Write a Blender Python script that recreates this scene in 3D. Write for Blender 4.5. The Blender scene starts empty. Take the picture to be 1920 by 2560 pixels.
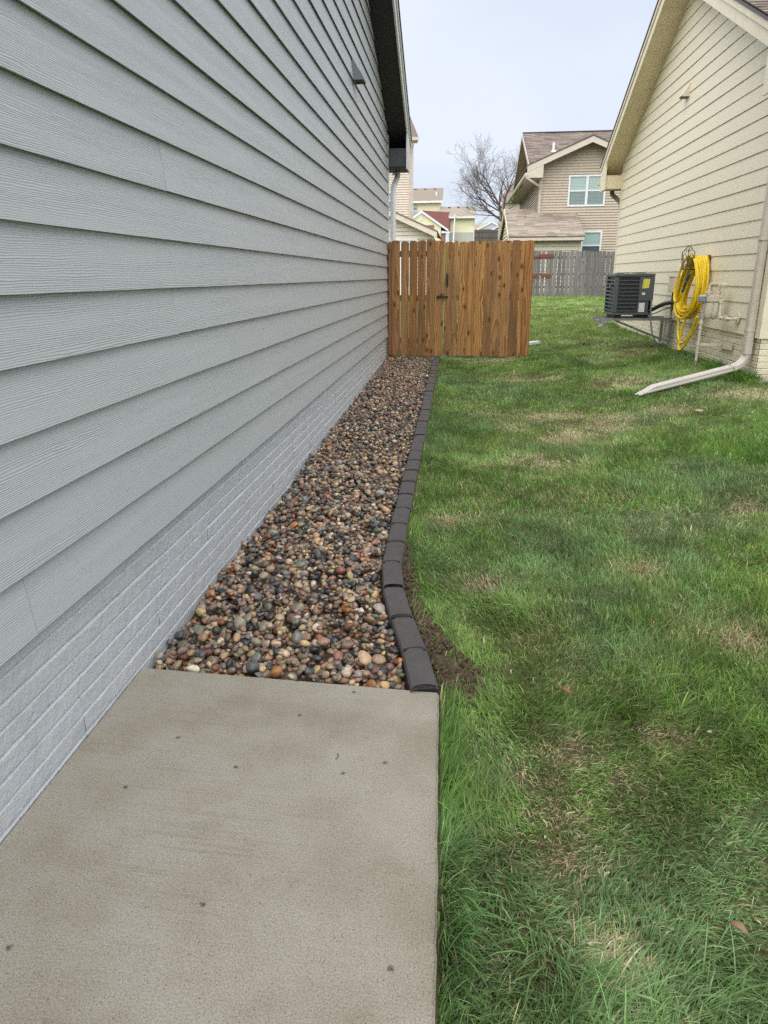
import bpy, bmesh, math, random
import numpy as np
from mathutils import Matrix, Vector

# ------------------------------------------------------------------ scene, camera, sky, sun, exposure
sc = bpy.context.scene
C = sc.collection
rng = np.random.default_rng(7)
random.seed(7)
H = 1.385                                   # camera height over the concrete slab (z = 0)

cam_d = bpy.data.cameras.new('camera')
cam = bpy.data.objects.new('camera', cam_d)
C.objects.link(cam)
cam_d.sensor_fit = 'HORIZONTAL'
cam_d.sensor_width = 36.0
cam_d.lens = 1775.0 / 1920.0 * 36.0
cam_d.clip_start = 0.05
cam_d.clip_end = 4000.0
R_ = Vector((0.99494729, 0.10013501, -0.0072716))
U_ = Vector((-0.02467152, 0.31405813, 0.94908314))
F_ = Vector((-0.09732016, 0.94410829, -0.31494176))
cam.matrix_world = Matrix(((R_.x, U_.x, -F_.x, 0.0), (R_.y, U_.y, -F_.y, 0.0), (R_.z, U_.z, -F_.z, H), (0, 0, 0, 1)))
sc.camera = cam

SUN_EL, SUN_AZ = math.radians(64), math.radians(206)      # azimuth clockwise from +Y (north)
world = bpy.data.worlds.new('World')
sc.world = world
world.use_nodes = True
wn, wl = world.node_tree.nodes, world.node_tree.links
wn.clear()
w_out = wn.new('ShaderNodeOutputWorld')
w_sky = wn.new('ShaderNodeTexSky')
w_sky.sky_type = 'NISHITA'
w_sky.sun_disc = False
w_sky.sun_elevation = SUN_EL
w_sky.sun_rotation = SUN_AZ
w_sky.air_density, w_sky.dust_density, w_sky.ozone_density = 1.0, 2.0, 1.0
w_bg = wn.new('ShaderNodeBackground')
w_bg.inputs[1].default_value = 0.05
# thin even cloud deck: soft grey-white veil in front of the blue
w_tc = wn.new('ShaderNodeTexCoord')
w_map = wn.new('ShaderNodeMapping')
w_map.inputs['Scale'].default_value = (1.0, 1.0, 2.6)
w_no = wn.new('ShaderNodeTexNoise')
w_no.inputs['Scale'].default_value = 1.7
w_no.inputs['Detail'].default_value = 4.0
w_no.inputs['Roughness'].default_value = 0.45
w_rmp = wn.new('ShaderNodeValToRGB')
w_rmp.color_ramp.elements[0].position = 0.32
w_rmp.color_ramp.elements[0].color = (0.475, 0.555, 0.69, 1)
w_rmp.color_ramp.elements[1].position = 0.66
w_rmp.color_ramp.elements[1].color = (0.665, 0.71, 0.785, 1)
w_cl = wn.new('ShaderNodeBackground')
w_cl.inputs[1].default_value = 0.40
w_mix = wn.new('ShaderNodeMixShader')
w_mix.inputs[0].default_value = 0.92
wl.new(w_tc.outputs['Generated'], w_map.inputs['Vector'])
wl.new(w_map.outputs['Vector'], w_no.inputs['Vector'])
wl.new(w_no.outputs['Fac'], w_rmp.inputs['Fac'])
wl.new(w_rmp.outputs['Color'], w_cl.inputs[0])
wl.new(w_sky.outputs['Color'], w_bg.inputs[0])
wl.new(w_bg.outputs[0], w_mix.inputs[1])
wl.new(w_cl.outputs[0], w_mix.inputs[2])
wl.new(w_mix.outputs[0], w_out.inputs[0])

sun_d = bpy.data.lights.new('sun', 'SUN')
sun_d.energy = 1.5
sun_d.angle = math.radians(110)
sun_d.color = (1.0, 0.95, 0.87)
sun = bpy.data.objects.new('sun', sun_d)
C.objects.link(sun)
_d = Vector((math.sin(SUN_AZ) * math.cos(SUN_EL), math.cos(SUN_AZ) * math.cos(SUN_EL), math.sin(SUN_EL)))
sun.rotation_euler = _d.to_track_quat('Z', 'Y').to_euler()
sun.location = (0, -5, 12)

vs = sc.view_settings
vs.view_transform = 'Standard'
vs.look = 'None'
vs.exposure = 1.72
vs.gamma = 1.0
vs.use_curve_mapping = False
sc.cycles.use_denoising = False          # keep the fine grain of grass, stone and paint
sc.cycles.use_adaptive_sampling = False
sc.cycles.max_bounces = 4
sc.cycles.diffuse_bounces = 3
sc.cycles.glossy_bounces = 2
sc.cycles.transmission_bounces = 2
sc.cycles.transparent_max_bounces = 4

# ------------------------------------------------------------------ helpers: objects
WL = {}


def link(o, parent=None, wloc=(0, 0, 0)):
    C.objects.link(o)
    w = Vector(wloc)
    WL[o.name] = w
    if parent is not None:
        o.parent = parent
        o.location = w - WL[parent.name]
    else:
        o.location = w
    return o


def tag(o, label, cat, group=None, kind=None):
    if label:
        o['label'] = label
    if cat:
        o['category'] = cat
    if group:
        o['group'] = group
    if kind:
        o['kind'] = kind
    return o


def thing(name, label, cat, loc=(0, 0, 0), group=None):
    o = bpy.data.objects.new(name, None)
    o.empty_display_size = 0.2
    link(o, None, loc)
    return tag(o, label, cat, group)


def mesh(name, v, f, smooth=False):
    me = bpy.data.meshes.new(name)
    me.from_pydata([tuple(map(float, p)) for p in v], [], f)
    me.update()
    if smooth:
        me.polygons.foreach_set('use_smooth', [True] * len(me.polygons))
    return me


def put(name, me, m, parent=None, loc=(0, 0, 0)):
    o = bpy.data.objects.new(name, me)
    if m is not None and len(me.materials) == 0:
        me.materials.append(m)
    return link(o, parent, loc)


def fix_normals(me):
    bm = bmesh.new()
    bm.from_mesh(me)
    bmesh.ops.recalc_face_normals(bm, faces=bm.faces)
    bm.to_mesh(me)
    bm.free()
    return me


class MB:
    """collects simple shapes and links them as one mesh"""

    def __init__(self):
        self.v, self.f = [], []

    def add(self, v, f):
        n = len(self.v)
        self.v += [tuple(p) for p in v]
        self.f += [tuple(i + n for i in q) for q in f]
        return self

    def box(self, a, b):
        x0, x1 = sorted((a[0], b[0])); y0, y1 = sorted((a[1], b[1])); z0, z1 = sorted((a[2], b[2]))
        return self.add([(x0, y0, z0), (x1, y0, z0), (x1, y1, z0), (x0, y1, z0), (x0, y0, z1), (x1, y0, z1), (x1, y1, z1), (x0, y1, z1)],
                        [(0, 3, 2, 1), (4, 5, 6, 7), (0, 1, 5, 4), (1, 2, 6, 5), (2, 3, 7, 6), (3, 0, 4, 7)])

    def bar(self, p, q, w, h, up=(0, 0, 1)):
        p, q = Vector(p), Vector(q)
        d = (q - p).normalized()
        s = d.cross(Vector(up)).normalized()
        u = s.cross(d)
        v = []
        for e in (p, q):
            for a, b in ((-1, -1), (1, -1), (1, 1), (-1, 1)):
                v.append(e + s * a * w / 2 + u * b * h / 2)
        return self.add(v, [(0, 1, 2, 3), (7, 6, 5, 4), (0, 4, 5, 1), (1, 5, 6, 2), (2, 6, 7, 3), (3, 7, 4, 0)])

    def prism(self, poly, off):
        """poly: list of 3d points of a planar face; off: extrusion vector"""
        n = len(poly)
        off = Vector(off)
        v = [Vector(p) for p in poly] + [Vector(p) + off for p in poly]
        f = [tuple(range(n - 1, -1, -1)), tuple(range(n, 2 * n))]
        f += [(i, (i + 1) % n, n + (i + 1) % n, n + i) for i in range(n)]
        return self.add(v, f)

    def tube(self, pts, r, sides=8, closed=False):
        pts = [Vector(p) for p in pts]
        n = len(pts)
        rr = r if hasattr(r, '__len__') else [r] * n
        t0 = (pts[1] - pts[0]).normalized()
        a = t0.orthogonal().normalized()
        v, f = [], []
        prev = t0
        for i, p in enumerate(pts):
            if closed:
                t = (pts[(i + 1) % n] - pts[i - 1]).normalized()
            else:
                t = (pts[min(i + 1, n - 1)] - pts[max(i - 1, 0)]).normalized()
            a = (a - t * a.dot(t))
            a = a.normalized() if a.length > 1e-6 else t.orthogonal().normalized()
            b = t.cross(a)
            for k in range(sides):
                g = 2 * math.pi * k / sides
                v.append(p + (a * math.cos(g) + b * math.sin(g)) * rr[i])
        m = n if closed else n - 1
        for i in range(m):
            j = (i + 1) % n
            for k in range(sides):
                l = (k + 1) % sides
                f.append((i * sides + k, i * sides + l, j * sides + l, j * sides + k))
        if not closed:
            f.append(tuple(range(sides - 1, -1, -1)))
            f.append(tuple((n - 1) * sides + k for k in range(sides)))
        return self.add(v, f)

    def mesh(self, name, smooth=False, bevel=0.0, seg=2):
        me = fix_normals(mesh(name, self.v, self.f))
        if bevel:
            bm = bmesh.new(); bm.from_mesh(me)
            bmesh.ops.bevel(bm, geom=bm.edges[:], offset=bevel, segments=seg, affect='EDGES', clamp_overlap=True)
            bm.to_mesh(me); bm.free()
        if smooth:
            me.polygons.foreach_set('use_smooth', [True] * len(me.polygons))
            me.set_sharp_from_angle(angle=math.radians(40))
        return me

    def build(self, name, m, parent=None, smooth=False, bevel=0.0, seg=2):
        return put(name, self.mesh(name, smooth, bevel, seg), m, parent)


def np_mesh(name, V, quads, tris, cols=None, smooth=True):
    me = bpy.data.meshes.new(name)
    nq, nt = len(quads), len(tris)
    me.vertices.add(len(V))
    me.vertices.foreach_set('co', np.asarray(V, np.float32).ravel())
    me.loops.add(nq * 4 + nt * 3)
    li = np.concatenate([np.asarray(quads, np.int32).ravel(), np.asarray(tris, np.int32).ravel()])
    me.loops.foreach_set('vertex_index', li)
    me.polygons.add(nq + nt)
    ls = np.concatenate([np.arange(nq) * 4, nq * 4 + np.arange(nt) * 3]).astype(np.int32)
    me.polygons.foreach_set('loop_start', ls)
    me.polygons.foreach_set('use_smooth', np.full(nq + nt, smooth))
    me.update(calc_edges=True)
    if cols is not None:
        a = me.color_attributes.new('tint', 'FLOAT_COLOR', 'POINT')
        c4 = np.ones((len(V), 4), np.float32)
        c4[:, :3] = cols
        a.data.foreach_set('color', c4.ravel())
    return me


_VG = {}


def vnoise(x, y, scale, seed=0):
    """smooth value noise 0..1 on numpy arrays"""
    if seed not in _VG:
        _VG[seed] = np.random.default_rng(1000 + seed).random((256, 256))
    g = _VG[seed]
    u, v = np.asarray(x) / scale + 517.3, np.asarray(y) / scale + 311.7
    iu, iv = np.floor(u).astype(int), np.floor(v).astype(int)
    fu, fv = u - iu, v - iv
    fu, fv = fu * fu * (3 - 2 * fu), fv * fv * (3 - 2 * fv)
    a, b = g[iu % 256, iv % 256], g[(iu + 1) % 256, iv % 256]
    c, d = g[iu % 256, (iv + 1) % 256], g[(iu + 1) % 256, (iv + 1) % 256]
    return (a * (1 - fu) + b * fu) * (1 - fv) + (c * (1 - fu) + d * fu) * fv


def sstep(a, b, x):
    t = np.clip((np.asarray(x, float) - a) / (b - a), 0, 1)
    return t * t * (3 - 2 * t)


# ------------------------------------------------------------------ helpers: materials
class N:
    def __init__(self, name):
        self.m = bpy.data.materials.new(name)
        self.m.use_nodes = True
        self.t = self.m.node_tree
        self.t.nodes.clear()
        self.out = self.t.nodes.new('ShaderNodeOutputMaterial')
        self.b = self.t.nodes.new('ShaderNodeBsdfPrincipled')
        self.t.links.new(self.b.outputs[0], self.out.inputs[0])

    def n(self, kind, **kw):
        x = self.t.nodes.new('ShaderNode' + kind)
        for k, v in kw.items():
            setattr(x, k, v)
        return x

    def l(self, a, b):
        self.t.links.new(a, b)

    def set(self, node, key, val):
        if hasattr(val, 'is_output') or hasattr(val, 'links'):
            self.l(val, node.inputs[key])
        else:
            node.inputs[key].default_value = val

    def math(self, op, a, b=0.0, c=None, clamp=False):
        x = self.n('Math', operation=op, use_clamp=clamp)
        self.set(x, 0, a); self.set(x, 1, b)
        if c is not None:
            self.set(x, 2, c)
        return x.outputs[0]

    def pos(self):
        return self.n('NewGeometry').outputs['Position']

    def obj(self):
        return self.n('TexCoord').outputs['Object']

    def rand(self):
        return self.n('ObjectInfo').outputs['Random']

    def vec(self, v, scale=(1, 1, 1), loc=None):
        x = self.n('Mapping')
        self.l(v, x.inputs['Vector'])
        x.inputs['Scale'].default_value = scale
        if loc is not None:
            self.set(x, 'Location', loc)
        return x.outputs[0]

    def comb(self, a=0.0, b=0.0, c=0.0):
        x = self.n('CombineXYZ')
        self.set(x, 0, a); self.set(x, 1, b); self.set(x, 2, c)
        return x.outputs[0]

    def sep(self, v):
        x = self.n('SeparateXYZ')
        self.l(v, x.inputs[0])
        return x.outputs

    def noise(self, v, scale, detail=3.0, rough=0.5, dist=0.0):
        x = self.n('TexNoise')
        self.l(v, x.inputs['Vector'])
        x.inputs['Scale'].default_value = scale
        x.inputs['Detail'].default_value = detail
        x.inputs['Roughness'].default_value = rough
        x.inputs['Distortion'].default_value = dist
        return x.outputs['Fac']

    def voro(self, v, scale, feature='F1', out='Distance', rnd=1.0, dims='3D'):
        x = self.n('TexVoronoi', feature=feature, voronoi_dimensions=dims)
        self.l(v, x.inputs['Vector'])
        x.inputs['Scale'].default_value = scale
        x.inputs['Randomness'].default_value = rnd
        return x.outputs[out]

    def ramp(self, fac, stops, interp='LINEAR'):
        x = self.n('ValToRGB')
        cr = x.color_ramp
        cr.interpolation = interp
        while len(cr.elements) < len(stops):
            cr.elements.new(0.5)
        for e, (p, c) in zip(cr.elements, stops):
            e.position = p
            e.color = (*c, 1) if len(c) == 3 else c
        self.set(x, 'Fac', fac)
        return x.outputs['Color']

    def mix(self, fac, a, b, mode='MIX'):
        x = self.n('Mix', data_type='RGBA', blend_type=mode)
        self.set(x, 0, fac)
        for i, v in ((6, a), (7, b)):
            if isinstance(v, tuple):
                x.inputs[i].default_value = (*v, 1) if len(v) == 3 else v
            else:
                self.l(v, x.inputs[i])
        return x.outputs[2]

    def bump(self, h, strength=0.3, dist=0.002, normal=None):
        x = self.n('Bump')
        x.inputs['Strength'].default_value = strength
        x.inputs['Distance'].default_value = dist
        self.l(h, x.inputs['Height'])
        if normal is not None:
            self.l(normal, x.inputs['Normal'])
        return x.outputs[0]

    def fin(self, col, rough=0.6, normal=None, metal=0.0, spec=0.5):
        if isinstance(col, tuple):
            self.b.inputs['Base Color'].default_value = (*col, 1)
        else:
            self.l(col, self.b.inputs['Base Color'])
        self.set(self.b, 'Roughness', rough)
        self.b.inputs['Metallic'].default_value = metal
        self.b.inputs['Specular IOR Level'].default_value = spec
        if normal is not None:
            self.l(normal, self.b.inputs['Normal'])
        return self.m


def plain(name, col, rough=0.5, metal=0.0, spec=0.5, var=0.12, scale=6.0, bump=0.0):
    n = N(name)
    p = n.pos()
    f = n.noise(p, scale, 5.0, 0.6)
    c = n.mix(n.math('MULTIPLY_ADD', f, 1.6, -0.3, clamp=True), tuple(v * (1 - var) for v in col), tuple(min(1, v * (1 + var)) for v in col))
    nm = n.bump(n.noise(p, scale * 20, 3.0), bump, 0.001) if bump else None
    return n.fin(c, rough, nm, metal, spec)


def siding_mat(name, col, grain=1.0, axis='Y', smudge=0.0):
    n = N(name)
    p = n.pos()
    s = n.sep(p)
    a = s[1] if axis == 'Y' else s[0]
    r = n.rand()
    roff = n.math('MULTIPLY', r, 91.0)
    along = n.math('MULTIPLY', a, 1.5)
    v = n.comb(n.math('ADD', along, roff), n.math('MULTIPLY', s[2], 16.0), roff)
    warp = n.noise(v, 1.0, 5.0, 0.55)
    wv2 = n.comb(n.math('MULTIPLY', a, 14.0), n.math('MULTIPLY', s[2], 30.0), roff)
    warp2 = n.noise(wv2, 1.0, 3.0, 0.5)
    ph = n.math('ADD', n.math('MULTIPLY', s[2], 2 * math.pi / 0.0062), n.math('ADD', n.math('MULTIPLY', warp, 34.0), n.math('MULTIPLY', warp2, 3.2)))
    w = n.math('MULTIPLY_ADD', n.math('SINE', ph), 0.5, 0.5)
    w = n.math('POWER', w, 1.6)
    amp = n.math('MULTIPLY_ADD', n.noise(n.comb(n.math('ADD', n.math('MULTIPLY', a, 0.9), roff), n.math('MULTIPLY', s[2], 22.0), roff), 1.0, 2.0), 2.2, -0.45, clamp=True)
    h = n.math('MULTIPLY', w, amp)
    big = n.noise(n.comb(n.math('MULTIPLY', a, 0.9), n.math('MULTIPLY', s[2], 2.5), s[0]), 1.0, 4.0, 0.6)
    tone = n.math('ADD', n.math('MULTIPLY', big, 0.10), n.math('MULTIPLY', r, 0.045))
    c = n.mix(n.math('ADD', tone, 0.0, clamp=True), tuple(v * 0.97 for v in col), tuple(min(1.0, v * 1.45) for v in col))
    c = n.mix(n.math('MULTIPLY', h, 0.34 * grain), c, tuple(v * 0.55 for v in col))
    if smudge:
        sv = n.comb(n.math('MULTIPLY', a, 16.0), n.math('MULTIPLY', s[2], 5.0), 3.0)
        sm = n.math('MULTIPLY_ADD', n.noise(sv, 1.0, 3.0, 0.6), 7.0, -4.5, clamp=True)
        reg = n.math('MULTIPLY_ADD', n.noise(n.comb(n.math('MULTIPLY', a, 0.55), n.math('MULTIPLY', s[2], 1.2), 9.0), 1.0, 2.0), 6.0, -3.3, clamp=True)
        c = n.mix(n.math('MULTIPLY', n.math('MULTIPLY', sm, reg), smudge), c, (0.72, 0.74, 0.75))
    nm = n.bump(h, 0.8 * grain, 0.0022)
    fine = n.noise(p, 420.0, 2.0)
    nm = n.bump(fine, 0.06, 0.001, nm)
    return n.fin(c, 0.42, nm, 0.0, 0.5)


def foundation_mat(name, col, specks=1.0):
    n = N(name)
    p = n.pos()
    f = n.noise(p, 9.0, 6.0, 0.65)
    g = n.noise(p, 120.0, 4.0, 0.7)
    pits = n.math('MULTIPLY_ADD', n.voro(p, 150.0), -7.0, 1.35, clamp=True)
    mask = n.math('MULTIPLY_ADD', n.noise(p, 30.0, 2.0), 6.0, -3.2, clamp=True)
    pits = n.math('MULTIPLY', pits, mask)
    c = n.mix(f, tuple(v * 0.86 for v in col), tuple(min(1, v * 1.16) for v in col))
    c = n.mix(n.math('MULTIPLY', pits, 0.55 * specks), c, tuple(v * 0.35 for v in col))
    lite = n.math('MULTIPLY_ADD', n.noise(p, 190.0, 2.0), 9.0, -5.9, clamp=True)
    c = n.mix(n.math('MULTIPLY', lite, 0.3), c, tuple(min(1, v * 1.4) for v in col))
    h = n.math('SUBTRACT', n.math('MULTIPLY', g, 0.8), n.math('MULTIPLY', pits, 1.2))
    return n.fin(c, 0.55, n.bump(h, 0.9, 0.006, n.bump(n.noise(p, 34.0, 3.0, 0.6), 0.5, 0.012)), 0.0, 0.45)


def shingle_mat(name, a, b, uaxis=None, course=None, objrand=True):
    n = N(name)
    p = n.pos()
    g = n.noise(p, 60.0, 4.0, 0.75)
    if objrand:
        att = n.n('Attribute', attribute_name='tint').outputs['Fac']
        r = n.math('FRACT', n.math('ADD', n.rand(), att))
    else:
        r = n.noise(p, 1.5, 3.0)
    f = n.math('ADD', n.math('MULTIPLY', r, 0.75), n.math('MULTIPLY', g, 0.5), clamp=False)
    c = n.mix(n.math('SUBTRACT', f, 0.15, clamp=True), a, b)
    return n.fin(c, 0.9, n.bump(n.noise(p, 300.0, 2.0), 0.5, 0.003), 0.0, 0.2)


def wood_mat(name, light, dark, grey, greymix, knots=1.0, grain=1.0):
    n = N(name)
    o = n.obj()
    r = n.rand()
    k = n.math('MULTIPLY', r, 57.0)
    r2 = n.math('FRACT', n.math('MULTIPLY', r, 17.31))
    r3 = n.math('FRACT', n.math('MULTIPLY', r, 43.77))
    s = n.sep(o)
    zz = n.math('ADD', s[2], k)
    wob = n.noise(n.comb(n.math('MULTIPLY', s[0], 5.0), k, n.math('MULTIPLY', zz, 1.3)), 1.0, 3.0, 0.5)
    cx = n.math('ADD', s[0], n.math('MULTIPLY_ADD', wob, 0.16, -0.08))
    cx = n.math('ADD', cx, n.math('MULTIPLY_ADD', r2, 0.10, -0.05))
    hy = n.math('MULTIPLY_ADD', n.noise(n.comb(k, 3.0, n.math('MULTIPLY', zz, 0.75)), 1.0, 1.0), 0.16, -0.045)
    # knots bend the rings
    kv = n.comb(n.math('ADD', n.math('MULTIPLY', s[0], 4.4), n.math('MULTIPLY', k, 3.1)), n.math('MULTIPLY', zz, 2.1), 0.0)
    kd = n.voro(kv, 1.0, rnd=1.0, dims='2D')
    kn = n.math('MULTIPLY_ADD', kd, -3.4, 1.0, clamp=True)
    rad = n.math('SQRT', n.math('ADD', n.math('MULTIPLY', cx, cx), n.math('MULTIPLY', hy, hy)))
    rad = n.math('ADD', rad, n.math('MULTIPLY', kn, 0.016))
    ring = n.math('FRACT', n.math('MULTIPLY', rad, 36.0))
    ring = n.math('POWER', ring, 1.7)
    fib = n.noise(n.comb(n.math('MULTIPLY', s[0], 260.0), k, n.math('MULTIPLY', zz, 5.0)), 1.0, 3.0, 0.6)
    tone = n.math('ADD', n.math('MULTIPLY', ring, 0.85 * grain), n.math('MULTIPLY_ADD', fib, 0.6, -0.22))
    c = n.mix(n.math('ADD', tone, 0.0, clamp=True), light, dark)
    patch = n.noise(n.comb(n.math('MULTIPLY', s[0], 8.0), k, n.math('MULTIPLY', zz, 1.1)), 1.0, 3.0)
    c = n.mix(n.math('MULTIPLY', n.math('MULTIPLY_ADD', patch, 1.8, -0.3, clamp=True), n.math('MULTIPLY_ADD', r3, greymix, greymix * 0.25, clamp=True)), c, grey)
    core = n.math('MULTIPLY_ADD', kd, -13.0, 1.5, clamp=True)
    c = n.mix(n.math('MULTIPLY', core, 0.85 * knots), c, tuple(v * 0.28 for v in dark))
    c = n.mix(n.math('MULTIPLY_ADD', r2, 0.62, -0.16, clamp=True), c, tuple(v * 0.9 for v in dark), 'MIX')
    nm = n.bump(n.math('ADD', n.math('MULTIPLY', ring, 0.5), fib), 0.25, 0.0015)
    return n.fin(c, 0.68, nm, 0.0, 0.3)


M = {}
M['siding_grey'] = siding_mat('grey fibre cement siding', (0.510, 0.532, 0.540), 0.6, 'Y', 0.55)
M['siding_cream'] = siding_mat('cream fibre cement siding', (0.845, 0.755, 0.575), 0.2, 'Y')
M['siding_cream_x'] = siding_mat('cream fibre cement front siding', (0.845, 0.755, 0.575), 0.2, 'X')
M['found_grey'] = foundation_mat('grey painted cast foundation', (0.555, 0.578, 0.592))
M['found_cream'] = foundation_mat('cream painted cast foundation', (0.77, 0.70, 0.52), 0.7)
M['core'] = plain('dark wall sheathing', (0.03, 0.03, 0.03), 0.9)
M['soffit_dark'] = plain('black painted soffit', (0.022, 0.023, 0.023), 0.6)
M['box_dark'] = plain('dark grey painted eave box', (0.062, 0.07, 0.078), 0.5)
M['fascia_pale'] = plain('pale grey metal fascia', (0.72, 0.73, 0.72), 0.45)
M['drip'] = plain('dark brown drip edge', (0.09, 0.075, 0.068), 0.5)
M['cream_paint'] = plain('cream painted trim', (0.78, 0.70, 0.53), 0.5)
M['soffit_cream'] = plain('cream painted soffit', (0.80, 0.69, 0.47), 0.55)
M['cream_metal'] = plain('cream painted metal', (0.72, 0.66, 0.53), 0.45, bump=0.1)
M['white_trim'] = plain('white vinyl trim', (0.78, 0.79, 0.80), 0.4)
M['shingle'] = shingle_mat('brown asphalt shingle', (0.115, 0.088, 0.078), (0.30, 0.25, 0.22))
M['shingle_tan'] = shingle_mat('tan asphalt shingle', (0.20, 0.165, 0.135), (0.42, 0.36, 0.30))
M['shingle_maroon'] = shingle_mat('maroon asphalt shingle', (0.15, 0.055, 0.052), (0.24, 0.10, 0.095))
M['wood'] = wood_mat('golden brown stained pine', (0.74, 0.375, 0.120), (0.175, 0.062, 0.015), (0.20, 0.12, 0.065), 1.1)
M['wood_red'] = wood_mat('reddish raw cedar edge', (0.42, 0.19, 0.10), (0.20, 0.08, 0.04), (0.25, 0.14, 0.10), 0.4)
M['wood_grey'] = wood_mat('weathered grey pine', (0.34, 0.32, 0.31), (0.085, 0.078, 0.075), (0.20, 0.19, 0.18), 1.0, 0.8, 1.3)
M['wood_dark'] = wood_mat('dark aged pine', (0.17, 0.13, 0.115), (0.07, 0.052, 0.045), (0.12, 0.10, 0.09), 0.8)
M['rust_board'] = plain('red brown painted board', (0.19, 0.055, 0.035), 0.7)
M['black_iron'] = plain('black powder coated iron', (0.012, 0.012, 0.013), 0.4)
M['bronze_iron'] = plain('bronze brown wrought iron', (0.085, 0.06, 0.045), 0.5)
M['ac_grey'] = plain('charcoal painted sheet steel', (0.085, 0.100, 0.118), 0.42)
M['ac_dark'] = plain('black air conditioner base', (0.012, 0.012, 0.013), 0.6)
M['label_yellow'] = plain('yellow paper tag', (0.72, 0.67, 0.10), 0.6, var=0.06)
M['label_white'] = plain('white printed sticker', (0.74, 0.75, 0.76), 0.5, var=0.05)
M['hose'] = plain('yellow rubber hose', (0.86, 0.60, 0.012), 0.38, var=0.05)
M['rubber'] = plain('black rubber', (0.012, 0.012, 0.012), 0.5)
M['grey_rubber'] = plain('dark grey rubber grip', (0.06, 0.065, 0.068), 0.5)
M['teal'] = plain('teal plastic ring', (0.03, 0.33, 0.38), 0.4)
M['conduit'] = plain('grey plastic conduit', (0.18, 0.185, 0.19), 0.5)
M['galv'] = plain('galvanised steel', (0.42, 0.43, 0.44), 0.4, 0.6)
M['strut_steel'] = plain('grey painted steel bracket', (0.27, 0.265, 0.25), 0.5)
M['gauge'] = plain('grey meter window', (0.26, 0.31, 0.31), 0.2)
M['dsp'] = plain('beige painted aluminium downspout', (0.58, 0.515, 0.435), 0.42)
M['dsp_pale'] = plain('pale off white aluminium downspout', (0.57, 0.52, 0.475), 0.42)
M['vinyl_tan'] = plain('tan vinyl siding', (0.50, 0.42, 0.325), 0.55)
M['vinyl_beige'] = plain('beige vinyl siding', (0.68, 0.61, 0.50), 0.55)
M['vinyl_cream'] = plain('cream vinyl siding', (0.74, 0.675, 0.53), 0.55)
M['vinyl_yellow'] = plain('pale yellow siding', (0.86, 0.79, 0.55), 0.6)
M['vinyl_grey'] = plain('light grey siding', (0.46, 0.49, 0.52), 0.6)
M['concrete_far'] = plain('grey basement concrete', (0.50, 0.51, 0.47), 0.8)
M['brick_far'] = plain('brown brick', (0.30, 0.15, 0.10), 0.85, var=0.4, scale=3.0)
M['tan_trim'] = plain('beige aluminium trim', (0.60, 0.535, 0.44), 0.45)
M['soffit_tan'] = plain('tan vinyl soffit', (0.33, 0.285, 0.215), 0.6)
M['solar'] = plain('blue grey solar panel', (0.11, 0.14, 0.19), 0.25)
M['bark'] = plain('dark brown bark', (0.15, 0.12, 0.11), 0.9)
M['leaf_brown'] = plain('dry brown leaf', (0.26, 0.10, 0.055), 0.7)
M['leaf_tan'] = plain('dry tan leaf', (0.25, 0.155, 0.095), 0.7)
M['stone_pale'] = plain('pale limestone', (0.30, 0.25, 0.18), 0.8, var=0.2, scale=30)
M['stone_pink'] = plain('pinkish grey limestone', (0.30, 0.25, 0.215), 0.85, var=0.25, scale=14, bump=0.5)


def glass_mat(name, col, rough=0.08):
    n = N(name)
    return n.fin(col, rough, None, 0.0, 0.8)


M['glass_teal'] = glass_mat('window glass over pale blinds', (0.36, 0.50, 0.46))
M['glass_grey'] = glass_mat('window glass behind insect screen', (0.20, 0.25, 0.25), 0.25)
M['glass_dark'] = glass_mat('dark window glass', (0.10, 0.13, 0.16))
M['blind'] = plain('white blind slat', (0.60, 0.68, 0.65), 0.5)


def fin_mat():
    n = N('black condenser fins')
    s = n.sep(n.pos())
    w = n.math('MULTIPLY_ADD', n.math('SINE', n.math('MULTIPLY', n.math('ADD', s[0], s[1]), 2 * math.pi / 0.016)), 0.5, 0.5)
    w = n.math('POWER', w, 3.0)
    c = n.mix(w, (0.006, 0.007, 0.008), (0.035, 0.04, 0.045))
    return n.fin(c, 0.5)


M['fins'] = fin_mat()


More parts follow.
